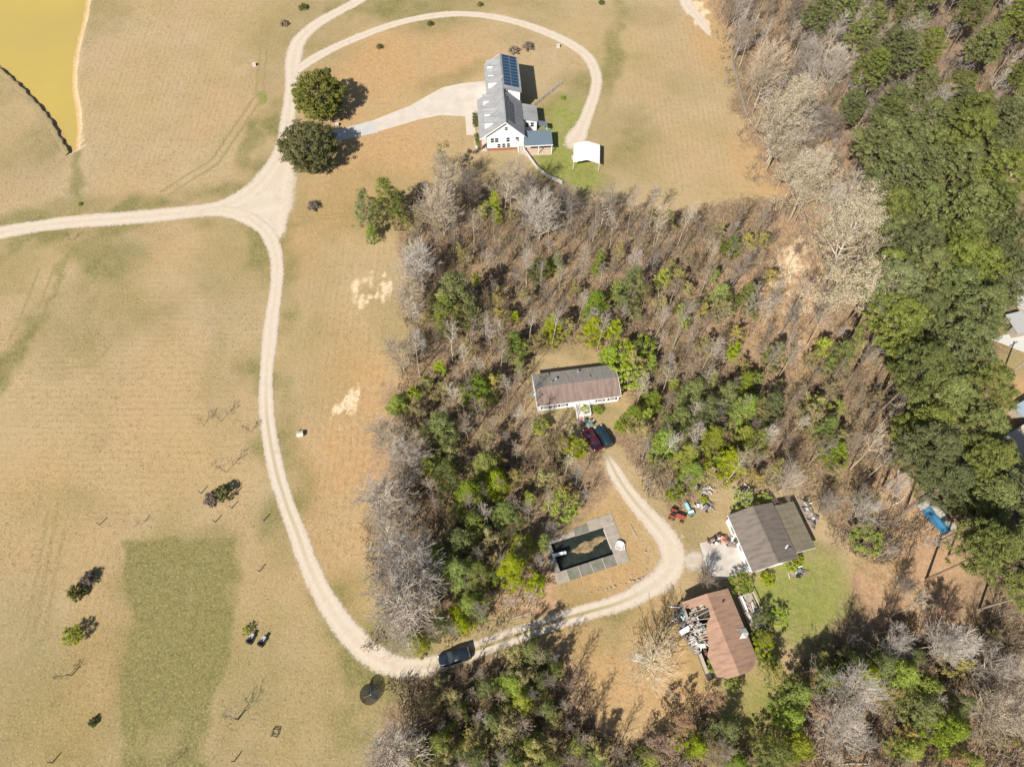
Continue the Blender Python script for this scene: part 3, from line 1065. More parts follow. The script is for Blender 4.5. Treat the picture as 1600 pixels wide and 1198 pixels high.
        add_proto('young', [('trunk', tubes_mesh('young_trunk', t, B_brown, 5)), ('crown', lm)])
    # leafy bright spring trees and bushes
    for s in range(4):
        r = np.random.default_rng(700 + s)
        h = [4.5, 5.5, 3.5, 6][s]
        cr = [2.2, 2.5, 2.0, 2.7][s]
        t, b, tips = grow(h * .85, r, spread=.4, base=.1, nb=9, sub=4, subsub=2, up=.9, twig=.02, r0=.07)
        c = rvec(70, r) * r.uniform(.45, 1, (70, 1)) ** .6
        c[:, 2] = c[:, 2] * h * .42 + h * .55
        c[:, :2] *= cr * (1 + .2 * np.sin(5 * np.arctan2(c[:, 1], c[:, 0]) + s))[:, None]
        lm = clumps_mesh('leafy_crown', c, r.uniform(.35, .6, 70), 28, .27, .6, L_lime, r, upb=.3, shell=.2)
        add_proto('leafy', [('trunk', tubes_mesh('leafy_trunk', t + b, B_grey, 4)), ('crown', lm)])
    # wide evergreen shade trees
    for s in range(2):
        r = np.random.default_rng(800 + s)
        h, cr = [10.5, 10][s], [6.1, 6.5][s]
        t, b, tips = grow(h * .8, r, spread=.5, base=.15, nb=12, sub=3, subsub=2, up=.7, twig=.03, r0=.4)
        c = rvec(620, r) * r.uniform(.35, 1, (620, 1)) ** .45
        a = np.arctan2(c[:, 1], c[:, 0])
        lob = 1 + .07 * np.sin(5 * a + s) + .05 * np.sin(9 * a + 3 * c[:, 2])
        c[:, :2] *= (cr * lob)[:, None]
        c[:, 2] = c[:, 2] * h * .46 + h * .54
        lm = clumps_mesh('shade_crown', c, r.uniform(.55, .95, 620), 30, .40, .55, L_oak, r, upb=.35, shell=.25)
        add_proto('shade', [('trunk', tubes_mesh('shade_trunk', t + b, B_brown, 6)), ('crown', lm)])
    # small shrubs: 0,1 evergreen, 2 brown, 3 clipped dark green
    for s in range(4):
        r = np.random.default_rng(900 + s)
        c = rvec(46, r) * r.uniform(.3, 1, (46, 1)) ** .5
        c[:, 2] = np.abs(c[:, 2]) * .85 + .18
        lm = clumps_mesh('shrub_leaves', c * .82, r.uniform(.18, .3, 46), 26, .17, .5, [L_young, L_oak, L_brown, L_oak][s], r, shell=.2)
        t = [(np.zeros(3), np.array([.35 * math.cos(k * 1.3), .35 * math.sin(k * 1.3), .7]), .035, .015) for k in range(5)]
        add_proto('shrub', [('stem', tubes_mesh('shrub_stems', t, B_brown, 4)), ('crown', lm)])
    # bare little orchard saplings
    for s in range(3):
        r = np.random.default_rng(950 + s)
        h = [3.6, 4.2, 3][s]
        t, b, tips = grow(h, r, spread=.42, base=.25, nb=10, sub=5, subsub=3, up=.9, twig=.011, r0=.05)
        add_proto('sapling', [('trunk', tubes_mesh('sapling_trunk', t, B_brown, 4)), ('crown', tubes_mesh('sapling_twigs', b, B_brown, 3))])


build_protos()
AUTO = []          # trees whose label is worked out from what they stand beside, once all stand
SLENDER = []       # the many slender bare trees: the 240 that show largest become things, the rest one thicket
HGT = dict(slender=8, broad=8, budding=10, hazy=5, pine=16, young=4.5, leafy=2.5, shade=5, shrub=.5, sapling=2)


def tree(kind, idx, x, y, s, name, label, group=None, cat='tree', sz=None, z=0.0, rz=None, auto=None):
    parts = PROTO[kind][idx % len(PROTO[kind])]
    o = thing(name, label, cat, (x, y, z - .03), random.uniform(0, 6.28) if rz is None else rz, group)
    o.scale = (s, s, sz or s)
    for nm, me in parts:
        child(nm, me, o)
    if auto:
        AUTO.append((o, auto, *proj(x, y, HGT[kind] * s)))
    return o


def slender(idx, x, y, s, auto, label, group):
    SLENDER.append((idx, x, y, s, auto, label, group))


def scatter(poly_px, spacing, r, z=0.0, avoid=(), tries=12000, limit=400, world_avoid=None):
    """Poisson points whose picture at height z lies in poly_px"""
    W = GP(poly_px, z)
    xs, ys = [p[0] for p in W], [p[1] for p in W]
    X = r.uniform(min(xs), max(xs), tries)
    Y = r.uniform(min(ys), max(ys), tries)
    ok = sd_poly(X, Y, W) > 0
    for P in avoid:
        ok &= sd_poly(X, Y, GP(P)) < 0
    X, Y = X[ok], Y[ok]
    # within the picture and a margin round it
    qx, qy = proj(X, Y, z)
    k = (qx > -90) & (qx < 1690) & (qy > -70) & (qy < 1290)
    X, Y = X[k], Y[k]
    grid, out = {}, []
    for x, y in zip(X, Y):
        gx, gy = int(x // spacing), int(y // spacing)
        if any((x - a) ** 2 + (y - b) ** 2 < spacing ** 2 for i in (-1, 0, 1) for j in (-1, 0, 1) for a, b in grid.get((gx + i, gy + j), ())):
            continue
        grid.setdefault((gx, gy), []).append((x, y))
        out.append((x, y))
        if len(out) >= limit:
            break
    return out


# ground that stays clear of trunks (photograph polygons at ground level)
CLEAR = [[(820, 560), (900, 535), (960, 555), (985, 600), (992, 650), (970, 690), (985, 735), (1010, 775), (1060, 800), (1100, 770), (1190, 770), (1290, 790),
          (1300, 870), (1340, 930), (1345, 970), (1260, 1000), (1190, 1060), (1100, 1085), (1010, 1160), (930, 1150), (920, 1060), (880, 1020), (740, 1045), (590, 1060), (560, 1010),
          (640, 1020), (700, 1008), (850, 955), (850, 800), (935, 790), (940, 750), (905, 700), (860, 668), (822, 655)],
         [(1548, 500), (1700, 430), (1700, 730), (1556, 735), (1552, 640), (1580, 600)], [(1425, 760), (1470, 755), (1515, 835), (1480, 860)],
         [(1555, 725), (1600, 725), (1600, 765), (1560, 765)], [(880, 690), (990, 690), (1005, 790), (930, 800), (890, 745)],
         [(1290, 850), (1380, 880), (1440, 860), (1530, 880), (1560, 950), (1490, 985), (1400, 955), (1350, 985), (1290, 1000)],
         [(1400, 720), (1430, 720), (1440, 800), (1410, 820)],
         [(1140, 1072), (1222, 1060), (1230, 1140), (1180, 1168), (1130, 1140)]]
r0 = np.random.default_rng(5)

# --- two round shade trees at the drive
x, y = G(497, 150, 5.5)
tree('shade', 0, x, y, 1.0, 'shade_tree', 'round dark evergreen shade tree on the north side of the concrete drive', 'pair of round shade trees')
x, y = G(482, 229, 5.2)
tree('shade', 1, x, y, 1.0, 'shade_tree', 'round dark evergreen shade tree on the south side of the drive, by the road bend', 'pair of round shade trees')

# --- tall pines
PINE_STRIP = [(1350, 232), (1420, 205), (1520, 205), (1560, 250), (1588, 400), (1578, 450), (1525, 535), (1535, 640), (1548, 722), (1490, 750), (1430, 690), (1408, 600), (1390, 540), (1376, 470), (1376, 310)]
PINE_TOP = [(1290, -70), (1690, -70), (1690, 200), (1600, 230), (1430, 200), (1380, 190), (1360, 90), (1330, 40)]
PINE_SE = [(1515, 800), (1590, 745), (1690, 720), (1690, 940), (1590, 935), (1530, 870)]
for i, (x, y) in enumerate(scatter(PINE_STRIP, 5.1, r0, 15.5, tries=20000)):
    tree('pine', int(r0.integers(6)), x, y, r0.uniform(.92, 1.15), 'pine_tree', 'tall olive green pine in the dense strip right of the pale budding trees', 'pines of the dense strip', auto='tall olive green pine')
for i, (x, y) in enumerate(scatter(PINE_TOP, 8.0, r0, 15.5, tries=20000)):
    tree('pine', int(r0.integers(6)), x, y, r0.uniform(.72, .98), 'pine_tree', 'olive green pine in the mixed wood of the top right corner', 'pines of the top right wood', auto='tall olive green pine')
for i, (x, y) in enumerate(scatter(PINE_SE, 5.6, r0, 15.5)):
    tree('pine', int(r0.integers(6)), x, y, r0.uniform(.85, 1.05), 'pine_tree', 'tall olive green pine in the clump below the neighbour house at the right edge', 'pines of the right edge clump', auto='tall olive green pine')
for i, (px, py, s) in enumerate([(1272, 35, .8), (1375, 100, .9), (1332, 168, .75), (1300, 15, .7), (1420, 20, .7)]):
    x, y = G(px, py, 14 * s)
    tree('pine', i, x, y, s, 'pine_tree', 'separate olive green pine among bare trees at the upper wood edge', 'lone pines of the upper wood edge', auto='tall olive green pine')

# --- pale budding broad trees beside the strip
for i, (px, py, z, s, lab) in enumerate([
        (1290, 440, 0, 1.25, 'large pale budding tree against the pine strip, upper one of the big pair'),
        (1276, 498, 0, 1.3, 'large pale budding tree against the pine strip, lower one of the big pair'),
        (1232, 345, 0, 1.25, 'cream coloured budding tree at the lower end of the big field edge'),
        (1196, 268, 0, 1.2, 'broad pale budding tree at the middle of the field edge')]):
    x, y = G(px, py, z)
    tree('budding', i, x, y, s, 'budding_tree', lab, 'pale budding trees')

# --- broad leafless trees one can pick out
BROAD = [(1200, 110, 9, 1.0, 'broad leafless grey tree beside the upper field fence'), (1215, 215, 8, .9, 'broad leafless grey tree between the fence end and the cream tree'),
         (655, 415, 8, .8, 'silver leafless tree beside the sandy patch on the wood edge'), (635, 885, 7, 1.15, 'broad leafless tree on the wood edge beside the lane bend, upper of two'),
         (638, 955, 6.5, 1.05, 'broad leafless tree on the wood edge beside the lane bend, lower of two'), (1018, 1040, 7, .82, 'big leafless tree standing alone in front of the ruined house'),
         (615, 1175, 6, .85, 'leafless tree at the bottom edge by the end of the left field'), (635, 730, 7, .75, 'grey leafless tree at the wood edge opposite the small well cover'),
         (1230, 755, 5, .7, 'pale leafless tree leaning behind the low grey roof annex'), (1330, 1095, 7, .9, 'pale leafless tree in the lower right wood with reddish neighbours'),
         (1400, 1015, 8, .7, 'white leafless tree rising from the dark pines at lower right'), (690, 330, 8, .85, 'leafless tree at the top of the wood below the yellow green bush'),
         (845, 340, 8, .85, 'leafless tree at the top of the wood below the fence'), (1545, 1035, 8, .8, 'leafless tree with pale trunk near the right edge below the pine clump'),
         (1290, 790, 5, .6, 'leafless tree to the right of the grey roofed annex'), (1120, 1178, 6, .7, 'leafless tree below the small lower lawn'), (860, 830, 4, .4, 'small leafless tree at the left end of the old pool'),
         (1100, 905, 4, .5, 'small leafless tree between the lane and the ruined house'), (1345, 800, 5, .7, 'leafless tree above the bright green bush in the right brush'),
         (1305, 1150, 7, .8, 'leafless pale tree at the bottom of the lower right wood'),
         (640, 470, 7, .75, 'leafless wood edge tree below the silver one, facing the upper sandy patch'), (625, 555, 7, .8, 'leafless wood edge tree level with the mobile home roof'), (612, 690, 6, .7, 'leafless wood edge tree facing the well cover, leaning left'),
         (610, 790, 6.5, .9, 'wide leafless wood edge tree facing the middle of the lane curve'), (605, 845, 6, .8, 'leafless wood edge tree just above the two broad ones'), (625, 1005, 5, .65, 'leafless tree at the lowest wood corner above the lane'),
         (1480, 1010, 7, .7, 'pale leafless tree on the brown floor at lower right'), (1560, 1110, 7, .85, 'pale leafless tree near the right edge at the bottom'), (1410, 915, 5, .5, 'small leafless tree on the orange ground beside the lower lawn')]
for i, (px, py, z, s, lab) in enumerate(BROAD):
    x, y = G(px, py, z * s * 1.1)
    tree('broad', [6, 6, 6, 6, 6, 5, 6, 6, 2, 2, 0, 6, 6, 2, 1, 1, 1, 1, 0, 2, 6, 0, 6, 6, 2, 0, 6, 6, 1][i], x, y, s, 'bare_tree', lab)

# --- young green pines that show singly (crown point, scale, kind)
YOUNG = [(572, 328, 1.0, 3), (605, 315, 1.15, 3), (580, 362, .6, 0), (622, 325, .9, 3), (712, 472, 1.25, 3), (700, 490, .9, 1), (745, 603, .9, 0), (803, 535, .75, 0), (865, 512, .85, 1),
         (930, 480, .95, 1), (928, 510, .9, 0), (985, 455, 1.2, 3), (1125, 465, .8, 1), (1165, 470, .95, 3), (955, 555, .8, 0), (690, 675, .95, 3), (700, 745, .8, 3), (760, 725, .9, 0), (735, 775, .85, 1),
         (775, 750, .8, 2), (790, 800, .8, 0), (720, 850, .8, 3), (715, 895, .85, 1), (735, 945, .75, 0), (722, 975, .5, 1), (655, 1000, .6, 2), (690, 975, .55, 3), (680, 870, .7, 0), (800, 890, .9, 1),
         (820, 850, .7, 2), (1040, 690, 1.0, 0), (1072, 715, .9, 1), (1100, 650, 1.1, 3), (1080, 620, 1.0, 3), (1130, 625, 1.0, 3), (1162, 642, 1.0, 1), (1200, 640, 1.0, 3), (1140, 720, 1.05, 0),
         (1110, 690, 1.0, 1), (1060, 660, .9, 3), (1080, 740, .8, 1), (1020, 625, .8, 0), (1210, 555, .8, 1), (1165, 595, .8, 0), (1310, 560, .95, 3), (1290, 670, .8, 1), (1310, 705, .8, 0), (870, 408, .6, 0), (838, 425, .7, 3),
         (1145, 380, .7, 0), (850, 420, .6, 1), (1270, 640, .7, 3), (1185, 690, .8, 3), (1165, 680, .8, 0), (620, 625, .7, 4), (990, 650, .7, 1), (740, 820, .7, 3), (750, 900, .75, 3)]
for i, (px, py, s, k) in enumerate(YOUNG):
    s *= 1.38 if px < 830 and py > 420 else 1.12
    x, y = G(px, py, 4.5 * s)
    tree('young', k, x, y, s, 'young_pine', 'young green pine in the middle wood around the mobile home', 'young pines of the middle wood', auto='young bright green pine')
YOUNG2 = [(800, 1068, 1.0, 0), (815, 1095, .8, 1), (790, 1085, .7, 2), (830, 1020, .9, 3), (865, 1045, .6, 3), (845, 1065, .7, 3), (905, 1165, .6, 0), (830, 1165, .8, 3), (770, 1130, .8, 3), (855, 1110, .7, 3),
          (720, 1110, .6, 3), (690, 1160, .9, 3), (740, 1180, .9, 3), (800, 1195, .9, 1), (860, 1195, .8, 3), (930, 1185, .8, 2), (660, 1190, .8, 3), (760, 1075, .7, 3)]
for i, (px, py, s, k) in enumerate(YOUNG2):
    x, y = G(px, py, 4.5 * s)
    tree('young', k, x, y, s * 1.05, 'young_pine', 'young green pine in the shaded wood at the bottom centre', 'young pines of the bottom wood', auto='young bright green pine')
YOUNG3 = [(1240, 1085, .95, 1), (1235, 1120, .9, 0), (1205, 1035, .6, 0), (1188, 968, .5, 3), (1192, 998, .6, 1), (1245, 1165, 1.0, 0), (1345, 1055, 1.1, 0), (1395, 1055, 1.1, 1), (1440, 1075, 1.1, 0),
          (1430, 1110, 1.0, 3), (1470, 1140, 1.1, 1), (1325, 1040, .9, 3), (1290, 1065, .8, 3), (1365, 1042, .95, 3), (1415, 1030, .8, 3), (1420, 1170, .8, 0), (1500, 1190, .9, 1), (1490, 1100, .8, 3),
          (1205, 1180, 1.0, 3), (1130, 1140, .8, 3), (1085, 1165, .7, 1), (1150, 1190, .8, 0), (1015, 1185, .7, 0), (1275, 1060, .8, 3)]
for i, (px, py, s, k) in enumerate(YOUNG3):
    x, y = G(px, py, 4.5 * s)
    tree('young', k, x, y, s * 1.1, 'young_pine', 'young green pine in the lower right wood beyond the ruined house', 'young pines of the lower right wood', auto='young bright green pine')
# --- bright leafy bushes with a place of their own
for i, (px, py, s, k, lab) in enumerate([
        (880, 795, 1.05, 3, 'bright lime green bush above the old pool'), (897, 702, .95, 1, 'bright lime green bush left of the parked maroon car'),
        (970, 560, 1.25, 3, 'large lush green bush at the right end of the mobile home'), (985, 590, 1.2, 1, 'lush green bush directly right of the mobile home'),
        (1005, 545, 1.2, 0, 'green bush behind the right end of the mobile home'), (1350, 845, 1.1, 1, 'bright lime green bush in the brush right of the grey annex'),
        (1053, 770, .7, 0, 'yellow green bush behind the red tractor'), (845, 665, .9, 2, 'yellow green bush in front of the mobile home, left of the porch'),
        (935, 640, .45, 2, 'low green bush under the right windows of the mobile home'), (915, 640, .4, 0, 'low green bush beside the mobile home porch'),
        (970, 665, .6, 0, 'small lime bush right of the dark blue car'), (1158, 912, .75, 1, 'yellow green bush between the two houses'),
        (1160, 787, .8, 3, 'green bush at the left corner behind the grey house'), (1195, 780, .5, 0, 'small green bush behind the grey house roof'),
        (1200, 905, .6, 2, 'green bush below the front corner of the grey house'), (1235, 885, .5, 0, 'low green bush below the grey house gable'),
        (1215, 965, .6, 1, 'green bush on the left rim of the lower lawn'), (1192, 1015, .7, 3, 'wide green bush right of the ruined house'),
        (1145, 1065, .6, 0, 'green bush at the lower corner of the ruined house roof'),
        (765, 330, .8, 3, 'yellow green young tree among the bare trunks below the white house'), (112, 992, .8, 2, 'round lime green little tree in the lower left field'),
        (386, 985, .35, 0, 'small lime green bush behind the parked mower in the field'), (680, 730, .9, 3, 'yellow green tree on the left side of the wood'),
        (615, 640, .6, 2, 'yellow green bush at the wood edge facing the sandy patch'), (1100, 780, .35, 2, 'small green bush beside the scrap heap'),
        (1115, 1040, .5, 1, 'green bush left of the ruined house below the debris'), (805, 845, .6, 0, 'bright green bush in the wood left of the pool'), (1175, 590, .6, 3, 'green bush in the wood right of the mobile home'),
        (1248, 875, .45, 2, 'low green bush at the front of the grey annex')]):
    x, y = G(px, py, 2.4 * s)
    tree('leafy', k, x, y, s, 'green_bush', lab, cat='bush')

x, y = G(692, 262, 5)
tree('hazy', 1, x, y, 1.15, 'budding_sapling', 'yellow green budding tree at the top of the wood, below the white house drive')
for i, (px, py, s, lab) in enumerate([(705, 318, 1.0, 'tall grey leafless tree at the top left of the wood'), (735, 330, .9, 'tall grey leafless tree second along the top of the wood'), (790, 325, .95, 'leafless tree at the top of the wood straight below the house gable'),
                                      (820, 335, .85, 'leafless tree at the top of the wood below the house steps'), (880, 345, .85, 'leafless tree at the wood top left of the curved plank fence end'), (940, 352, .7, 'leafless tree at the wood top under the green yard')]):
    x, y = G(px, py)
    tree('broad', [0, 1, 2, 3, 1, 0][i], x, y, s, 'bare_tree', lab)

# --- scattered leafless and hazy trees of the woods
INNER = [(640, 350), (700, 335), (800, 330), (900, 345), (985, 352), (1090, 362), (1180, 380), (1200, 470), (1230, 560), (1340, 560), (1395, 620), (1440, 760), (1400, 830), (1330, 800), (1290, 740), (1180, 760),
         (1010, 775), (985, 735), (992, 650), (960, 560), (900, 540), (822, 560), (822, 655), (905, 700), (940, 750), (925, 790), (850, 800), (850, 950), (700, 1005), (660, 1000), (655, 900),
         (640, 820), (650, 640), (655, 500)]
pts = scatter(INNER, 3.0, r0, avoid=CLEAR, tries=30000, limit=420)
for i, (x, y) in enumerate(pts):
    if i % 3 == 2:
        tree('hazy', int(r0.choice([0, 1, 2, 2, 1, 0])), x, y, r0.uniform(.5, 1.0), 'budding_sapling', 'thin young tree with a haze of buds in the middle wood', 'thin budding trees of the middle wood', auto='thin tree hazed with buds')
    else:
        slender(int(r0.integers(6)), x, y, r0.uniform(.5, .98), 'slender leafless tree', 'slender leafless tree in the middle wood around the mobile home', 'slender bare trees of the middle wood')
CLEARING = [(1180, 380), (1215, 330), (1330, 400), (1372, 480), (1400, 620), (1340, 560), (1230, 560), (1200, 470)]
for x, y in scatter(CLEARING, 4.6, r0, limit=60):
    slender(int(r0.integers(6)), x, y, r0.uniform(.45, .9), 'slender leafless tree', 'slender leafless tree on the orange litter below the cream budding tree', 'slender bare trees on the orange litter')
EDGE_B = [(1118, -60), (1125, 40), (1155, 130), (1180, 220), (1210, 300), (1260, 345), (1380, 360), (1420, 280), (1400, 120), (1330, -60)]
for i, (x, y) in enumerate(scatter(EDGE_B, 3.1, r0, avoid=CLEAR, tries=20000, limit=260)):
    if i % 6 == 5:
        tree('broad', int(r0.integers(5)), x, y, r0.uniform(.6, .95), 'bare_tree', 'spreading leafless tree in the thicket along the upper right field edge', 'spreading bare trees of the field edge', auto='spreading leafless tree')
    else:
        slender(int(r0.integers(6)), x, y, r0.uniform(.6, 1.0), 'slender leafless tree', 'slender leafless tree in the thicket along the upper right field edge', 'slender bare trees of the field edge')
DEEP_B = [(1330, -60), (1400, 120), (1420, 280), (1600, 300), (1690, 250), (1690, -60)]
for i, (x, y) in enumerate(scatter(DEEP_B, 3.4, r0, avoid=CLEAR, tries=20000, limit=200)):
    slender(int(r0.integers(6)), x, y, r0.uniform(.6, 1.0), 'slender leafless tree', 'slender leafless tree standing between the pines of the top right corner', 'slender bare trees of the top right corner')
for i, (x, y) in enumerate(scatter([(1010, 1270), (1015, 1165), (1100, 1090), (1200, 1060), (1350, 960), (1350, 880), (1420, 830), (1530, 880), (1690, 900), (1690, 1270)], 4.1, r0, avoid=CLEAR, tries=20000, limit=220)):
    if i % 3 == 0:
        tree('hazy', int(r0.choice([0, 3, 3, 1])), x, y, r0.uniform(.6, 1.0), 'budding_sapling', 'thin tree with reddish or olive buds in the lower right wood', 'thin budding trees of the lower right wood', auto='thin tree hazed with buds')
    else:
        slender(int(r0.integers(6)), x, y, r0.uniform(.45, .9), 'slender leafless tree', 'slender leafless tree in the lower right wood', 'slender bare trees of the lower right wood')
for i, (x, y) in enumerate(scatter([(670, 1075), (760, 1050), (850, 1020), (895, 1060), (910, 1150), (1010, 1185), (1010, 1270), (560, 1270), (640, 1150)], 2.5, r0, avoid=CLEAR, tries=20000, limit=160)):
    if i % 3 == 0:
        tree('hazy', int(r0.choice([0, 1])), x, y, r0.uniform(.6, .95), 'budding_sapling', 'thin tree with olive buds in the shaded wood at the bottom centre', 'thin budding trees of the bottom wood', auto='thin tree hazed with buds')
    else:
        slender(int(r0.choice([0, 2, 4, 5])), x, y, r0.uniform(.5, .9), 'slender leafless tree', 'slender leafless tree in the shaded wood at the bottom centre', 'slender bare trees of the bottom wood')

def settle_slender():
    SLENDER.sort(key=lambda t: -t[3] / (t[2] * ST + CAM_H * CT))
    seen = [t for t in SLENDER if -10 < proj(t[1], t[2], 5 * t[3])[0] < 1610 and -10 < proj(t[1], t[2], 5 * t[3])[1] < 1208]
    big = set(id(t) for t in seen[:240])
    rest = [t for t in SLENDER if id(t) not in big]
    for t in SLENDER:
        if id(t) in big:
            tree('slender', t[0], t[1], t[2], t[3], 'bare_tree', t[5], t[6], auto=t[4])
    # the others: one thicket of instances
    pc = bpy.data.collections.new('thicket_stems')
    for k, parts in enumerate(PROTO['slender']):
        for nm, me in parts:
            pc.objects.link(bpy.data.objects.new('stem_%d_%s' % (k, nm), me))
    me = bpy.data.meshes.new('bare_thicket')
    rows = [(t[1], t[2], t[3], t[0] * 2 + j, i) for i, t in enumerate(rest) for j in (0, 1)]
    me.from_pydata([(a, b, -.03) for a, b, *_ in rows], [], [])
    me.attributes.new('size', 'FLOAT', 'POINT').data.foreach_set('value', np.array([r_[2] for r_ in rows], np.float32))
    rot = np.zeros((len(rows), 3), np.float32)
    rot[:, 2] = [(r_[4] * 2.39996) % 6.28 for r_ in rows]
    me.attributes.new('turn', 'FLOAT_VECTOR', 'POINT').data.foreach_set('vector', rot.ravel())
    me.attributes.new('which', 'INT', 'POINT').data.foreach_set('value', np.array([r_[3] for r_ in rows], np.int32))
    o = bpy.data.objects.new('bare_thicket', me)
    COL.objects.link(o)
    tag(o, 'thicket of small leafless stems filling the woods between the larger trees', 'thicket', kind='stuff')
    ng = bpy.data.node_groups.new('thicket', 'GeometryNodeTree')
    ng.interface.new_socket('Geometry', in_out='INPUT', socket_type='NodeSocketGeometry')
    ng.interface.new_socket('Geometry', in_out='OUTPUT', socket_type='NodeSocketGeometry')
    gi, go = ng.nodes.new('NodeGroupInput'), ng.nodes.new('NodeGroupOutput')
    ip = ng.nodes.new('GeometryNodeInstanceOnPoints')
    ci = ng.nodes.new('GeometryNodeCollectionInfo')
    ci.inputs['Collection'].default_value = pc
    ci.inputs['Separate Children'].default_value = True
    ci.inputs['Reset Children'].default_value = True
    ip.inputs['Pick Instance'].default_value = True

    def at(nm, ty):
        nd = ng.nodes.new('GeometryNodeInputNamedAttribute')
        nd.data_type = ty
        nd.inputs['Name'].default_value = nm
        return next(s for s in nd.outputs if s.enabled and s.name == 'Attribute')
    ng.links.new(gi.outputs[0], ip.inputs['Points'])
    ng.links.new(ci.outputs[0], ip.inputs['Instance'])
    ng.links.new(at('which', 'INT'), ip.inputs['Instance Index'])
    ng.links.new(at('turn', 'FLOAT_VECTOR'), ip.inputs['Rotation'])
    ng.links.new(at('size', 'FLOAT'), ip.inputs['Scale'])
    ng.links.new(ip.outputs[0], go.inputs[0])
    o.modifiers.new('thicket', 'NODES').node_group = ng


settle_slender()

# --- shrubs on the open grass
for px, py, s, k, lab in [(473, 10, 1.5, 1, 'small dark shrub left of the road at the top edge'), (444, 35, 1.4, 2, 'brown shrub on the grass left of the upper road'), (508, 110, 1.3, 3, 'small dark shrub just above the shade trees'),
                          (593, 72, 1.05, 1, 'small green shrub on the lawn inside the loop, left one'), (672, 36, 1.1, 1, 'small green shrub on the lawn just inside the loop top'),
                          (750, 6, 1.0, 1, 'small green shrub outside the loop at the top edge'), (940, 3, 1.0, 1, 'small dark shrub at the top edge right of the loop'), (490, 320, 1.7, 2, 'dark brown shrub on the grass right of the junction'),
                          (804, 77, 1.7, 2, 'round brown shrub behind the white house, left of two'), (826, 71, 1.8, 2, 'round brown shrub behind the white house, right of two'),
                          (145, 1128, .85, 1, 'small dark shrub alone in the lower left field'), (760, 228, 1.0, 2, 'brown shrub at the front corner of the white house'),
                          (880, 152, .8, 0, 'green shrub at the end of the white plank fence'), (1022, 333, 1.3, 1, 'dark green shrub at the lower rim of the upper right field'), (330, 780, 1.6, 2, 'brown bush beside the stakes in the left field, left half'),
                          (350, 770, 1.9, 1, 'dark green bush beside the stakes in the left field, right half'), (120, 925, 1.7, 1, 'dark green bush in the lower left field above the lime green tree'), (138, 905, 1.6, 2, 'dark brown bush behind the dark green one in the lower left field'),
                          (125, 318, .6, 0, 'small green tuft at the end of the pond ditch')]:
    x, y = G(px, py, .5 * s)
    tree('shrub', k, x, y, s, 'shrub', lab, cat='shrub', sz=s * (1.6 if py > 700 else 1.05))
for px, py, s, k, lab in [(318, 665, .9, 0, 'bare little orchard sapling in the left field, leftmost of the upper pair'), (345, 658, 1.1, 1, 'bare little orchard sapling in the left field, rightmost of the upper pair'),
                          (353, 738, 1.2, 1, 'bare orchard sapling above the dark bush in the left field'), (392, 675, 1.0, 2, 'bare sapling right beside the lane verge'), (222, 820, .6, 2, 'tiny bare sapling in the middle of the left field'),
                          (108, 1055, .9, 0, 'bare sapling below the lime green little tree'), (372, 1122, 1.2, 1, 'bare sapling below the parked mower'), (275, 1190, .8, 2, 'bare sapling at the bottom edge of the green field strip'),
                          (112, 376, .8, 2, 'small bare tree beside the entrance road on the left'), (460, 355, .35, 2, 'low twig sapling on the grass right of the junction')]:
    x, y = G(px, py)
    tree('sapling', k, x, y, s, 'sapling', lab, cat='sapling')


# --- undergrowth: dead brush, briars and suckers on the wood floor (nobody could count it)
def brush(name, polys, count, seed, mats, hmin, hmax, avoid, wid=.05, lean=.55):
    r = np.random.default_rng(seed)
    P = []
    for poly, cnt in zip(polys, count):
        W = GP(poly)
        xs, ys = [p[0] for p in W], [p[1] for p in W]
        X, Y = r.uniform(min(xs), max(xs), cnt * 6), r.uniform(min(ys), max(ys), cnt * 6)
        ok = sd_poly(X, Y, W) > 13 * (vnoise(X, Y, 11, 61) - .52) - 1
        for A in avoid:
            ok &= sd_poly(X, Y, GP(A)) < 0
        qx, qy = proj(X, Y)
        ok &= (qx > -60) & (qx < 1660) & (qy > -50) & (qy < 1260)
        ok &= vnoise(X, Y, 5, seed + 1) > r.uniform(.28, .6, len(X))
        P.append(np.stack([X[ok], Y[ok]], -1)[:cnt])
    P = np.concatenate(P)
    per = 9
    C = np.repeat(np.c_[P, np.zeros(len(P))], per, 0)
    n = len(C)
    C[:, :2] += r.normal(size=(n, 2)) * .45
    D = np.c_[r.normal(size=(n, 2)) * lean, np.ones(n)]
    D /= np.linalg.norm(D, axis=1, keepdims=True)
    L = r.uniform(hmin, hmax, (n, 1)) * np.repeat(r.uniform(.5, 1.2, (len(P), 1)), per, 0)
    S = np.cross(D, rvec(n, r))
    S /= np.linalg.norm(S, axis=1, keepdims=True)
    M_ = C + D * L * .55 + rvec(n, r) * L * .12
    T = M_ + (D + rvec(n, r) * .5) * L * .5
    w = wid * r.uniform(.6, 1.3, (n, 1))
    V = np.stack([C - S * w, C + S * w, M_ + S * w * .7, T, M_ - S * w * .7], 1).reshape(-1, 3)
    b = (np.arange(n) * 5)[:, None]
    F = b + np.array([[0, 1, 2, 4]])
    F2 = b + np.array([[4, 2, 3, 3]])
    V2 = V
    Fq = np.concatenate([F], 0)
    me = np_mesh(name, V2, Fq, mats, r.random(n))
    o = bpy.data.objects.new(name, me)
    COL.objects.link(o)
    return tag(o, kind='stuff')


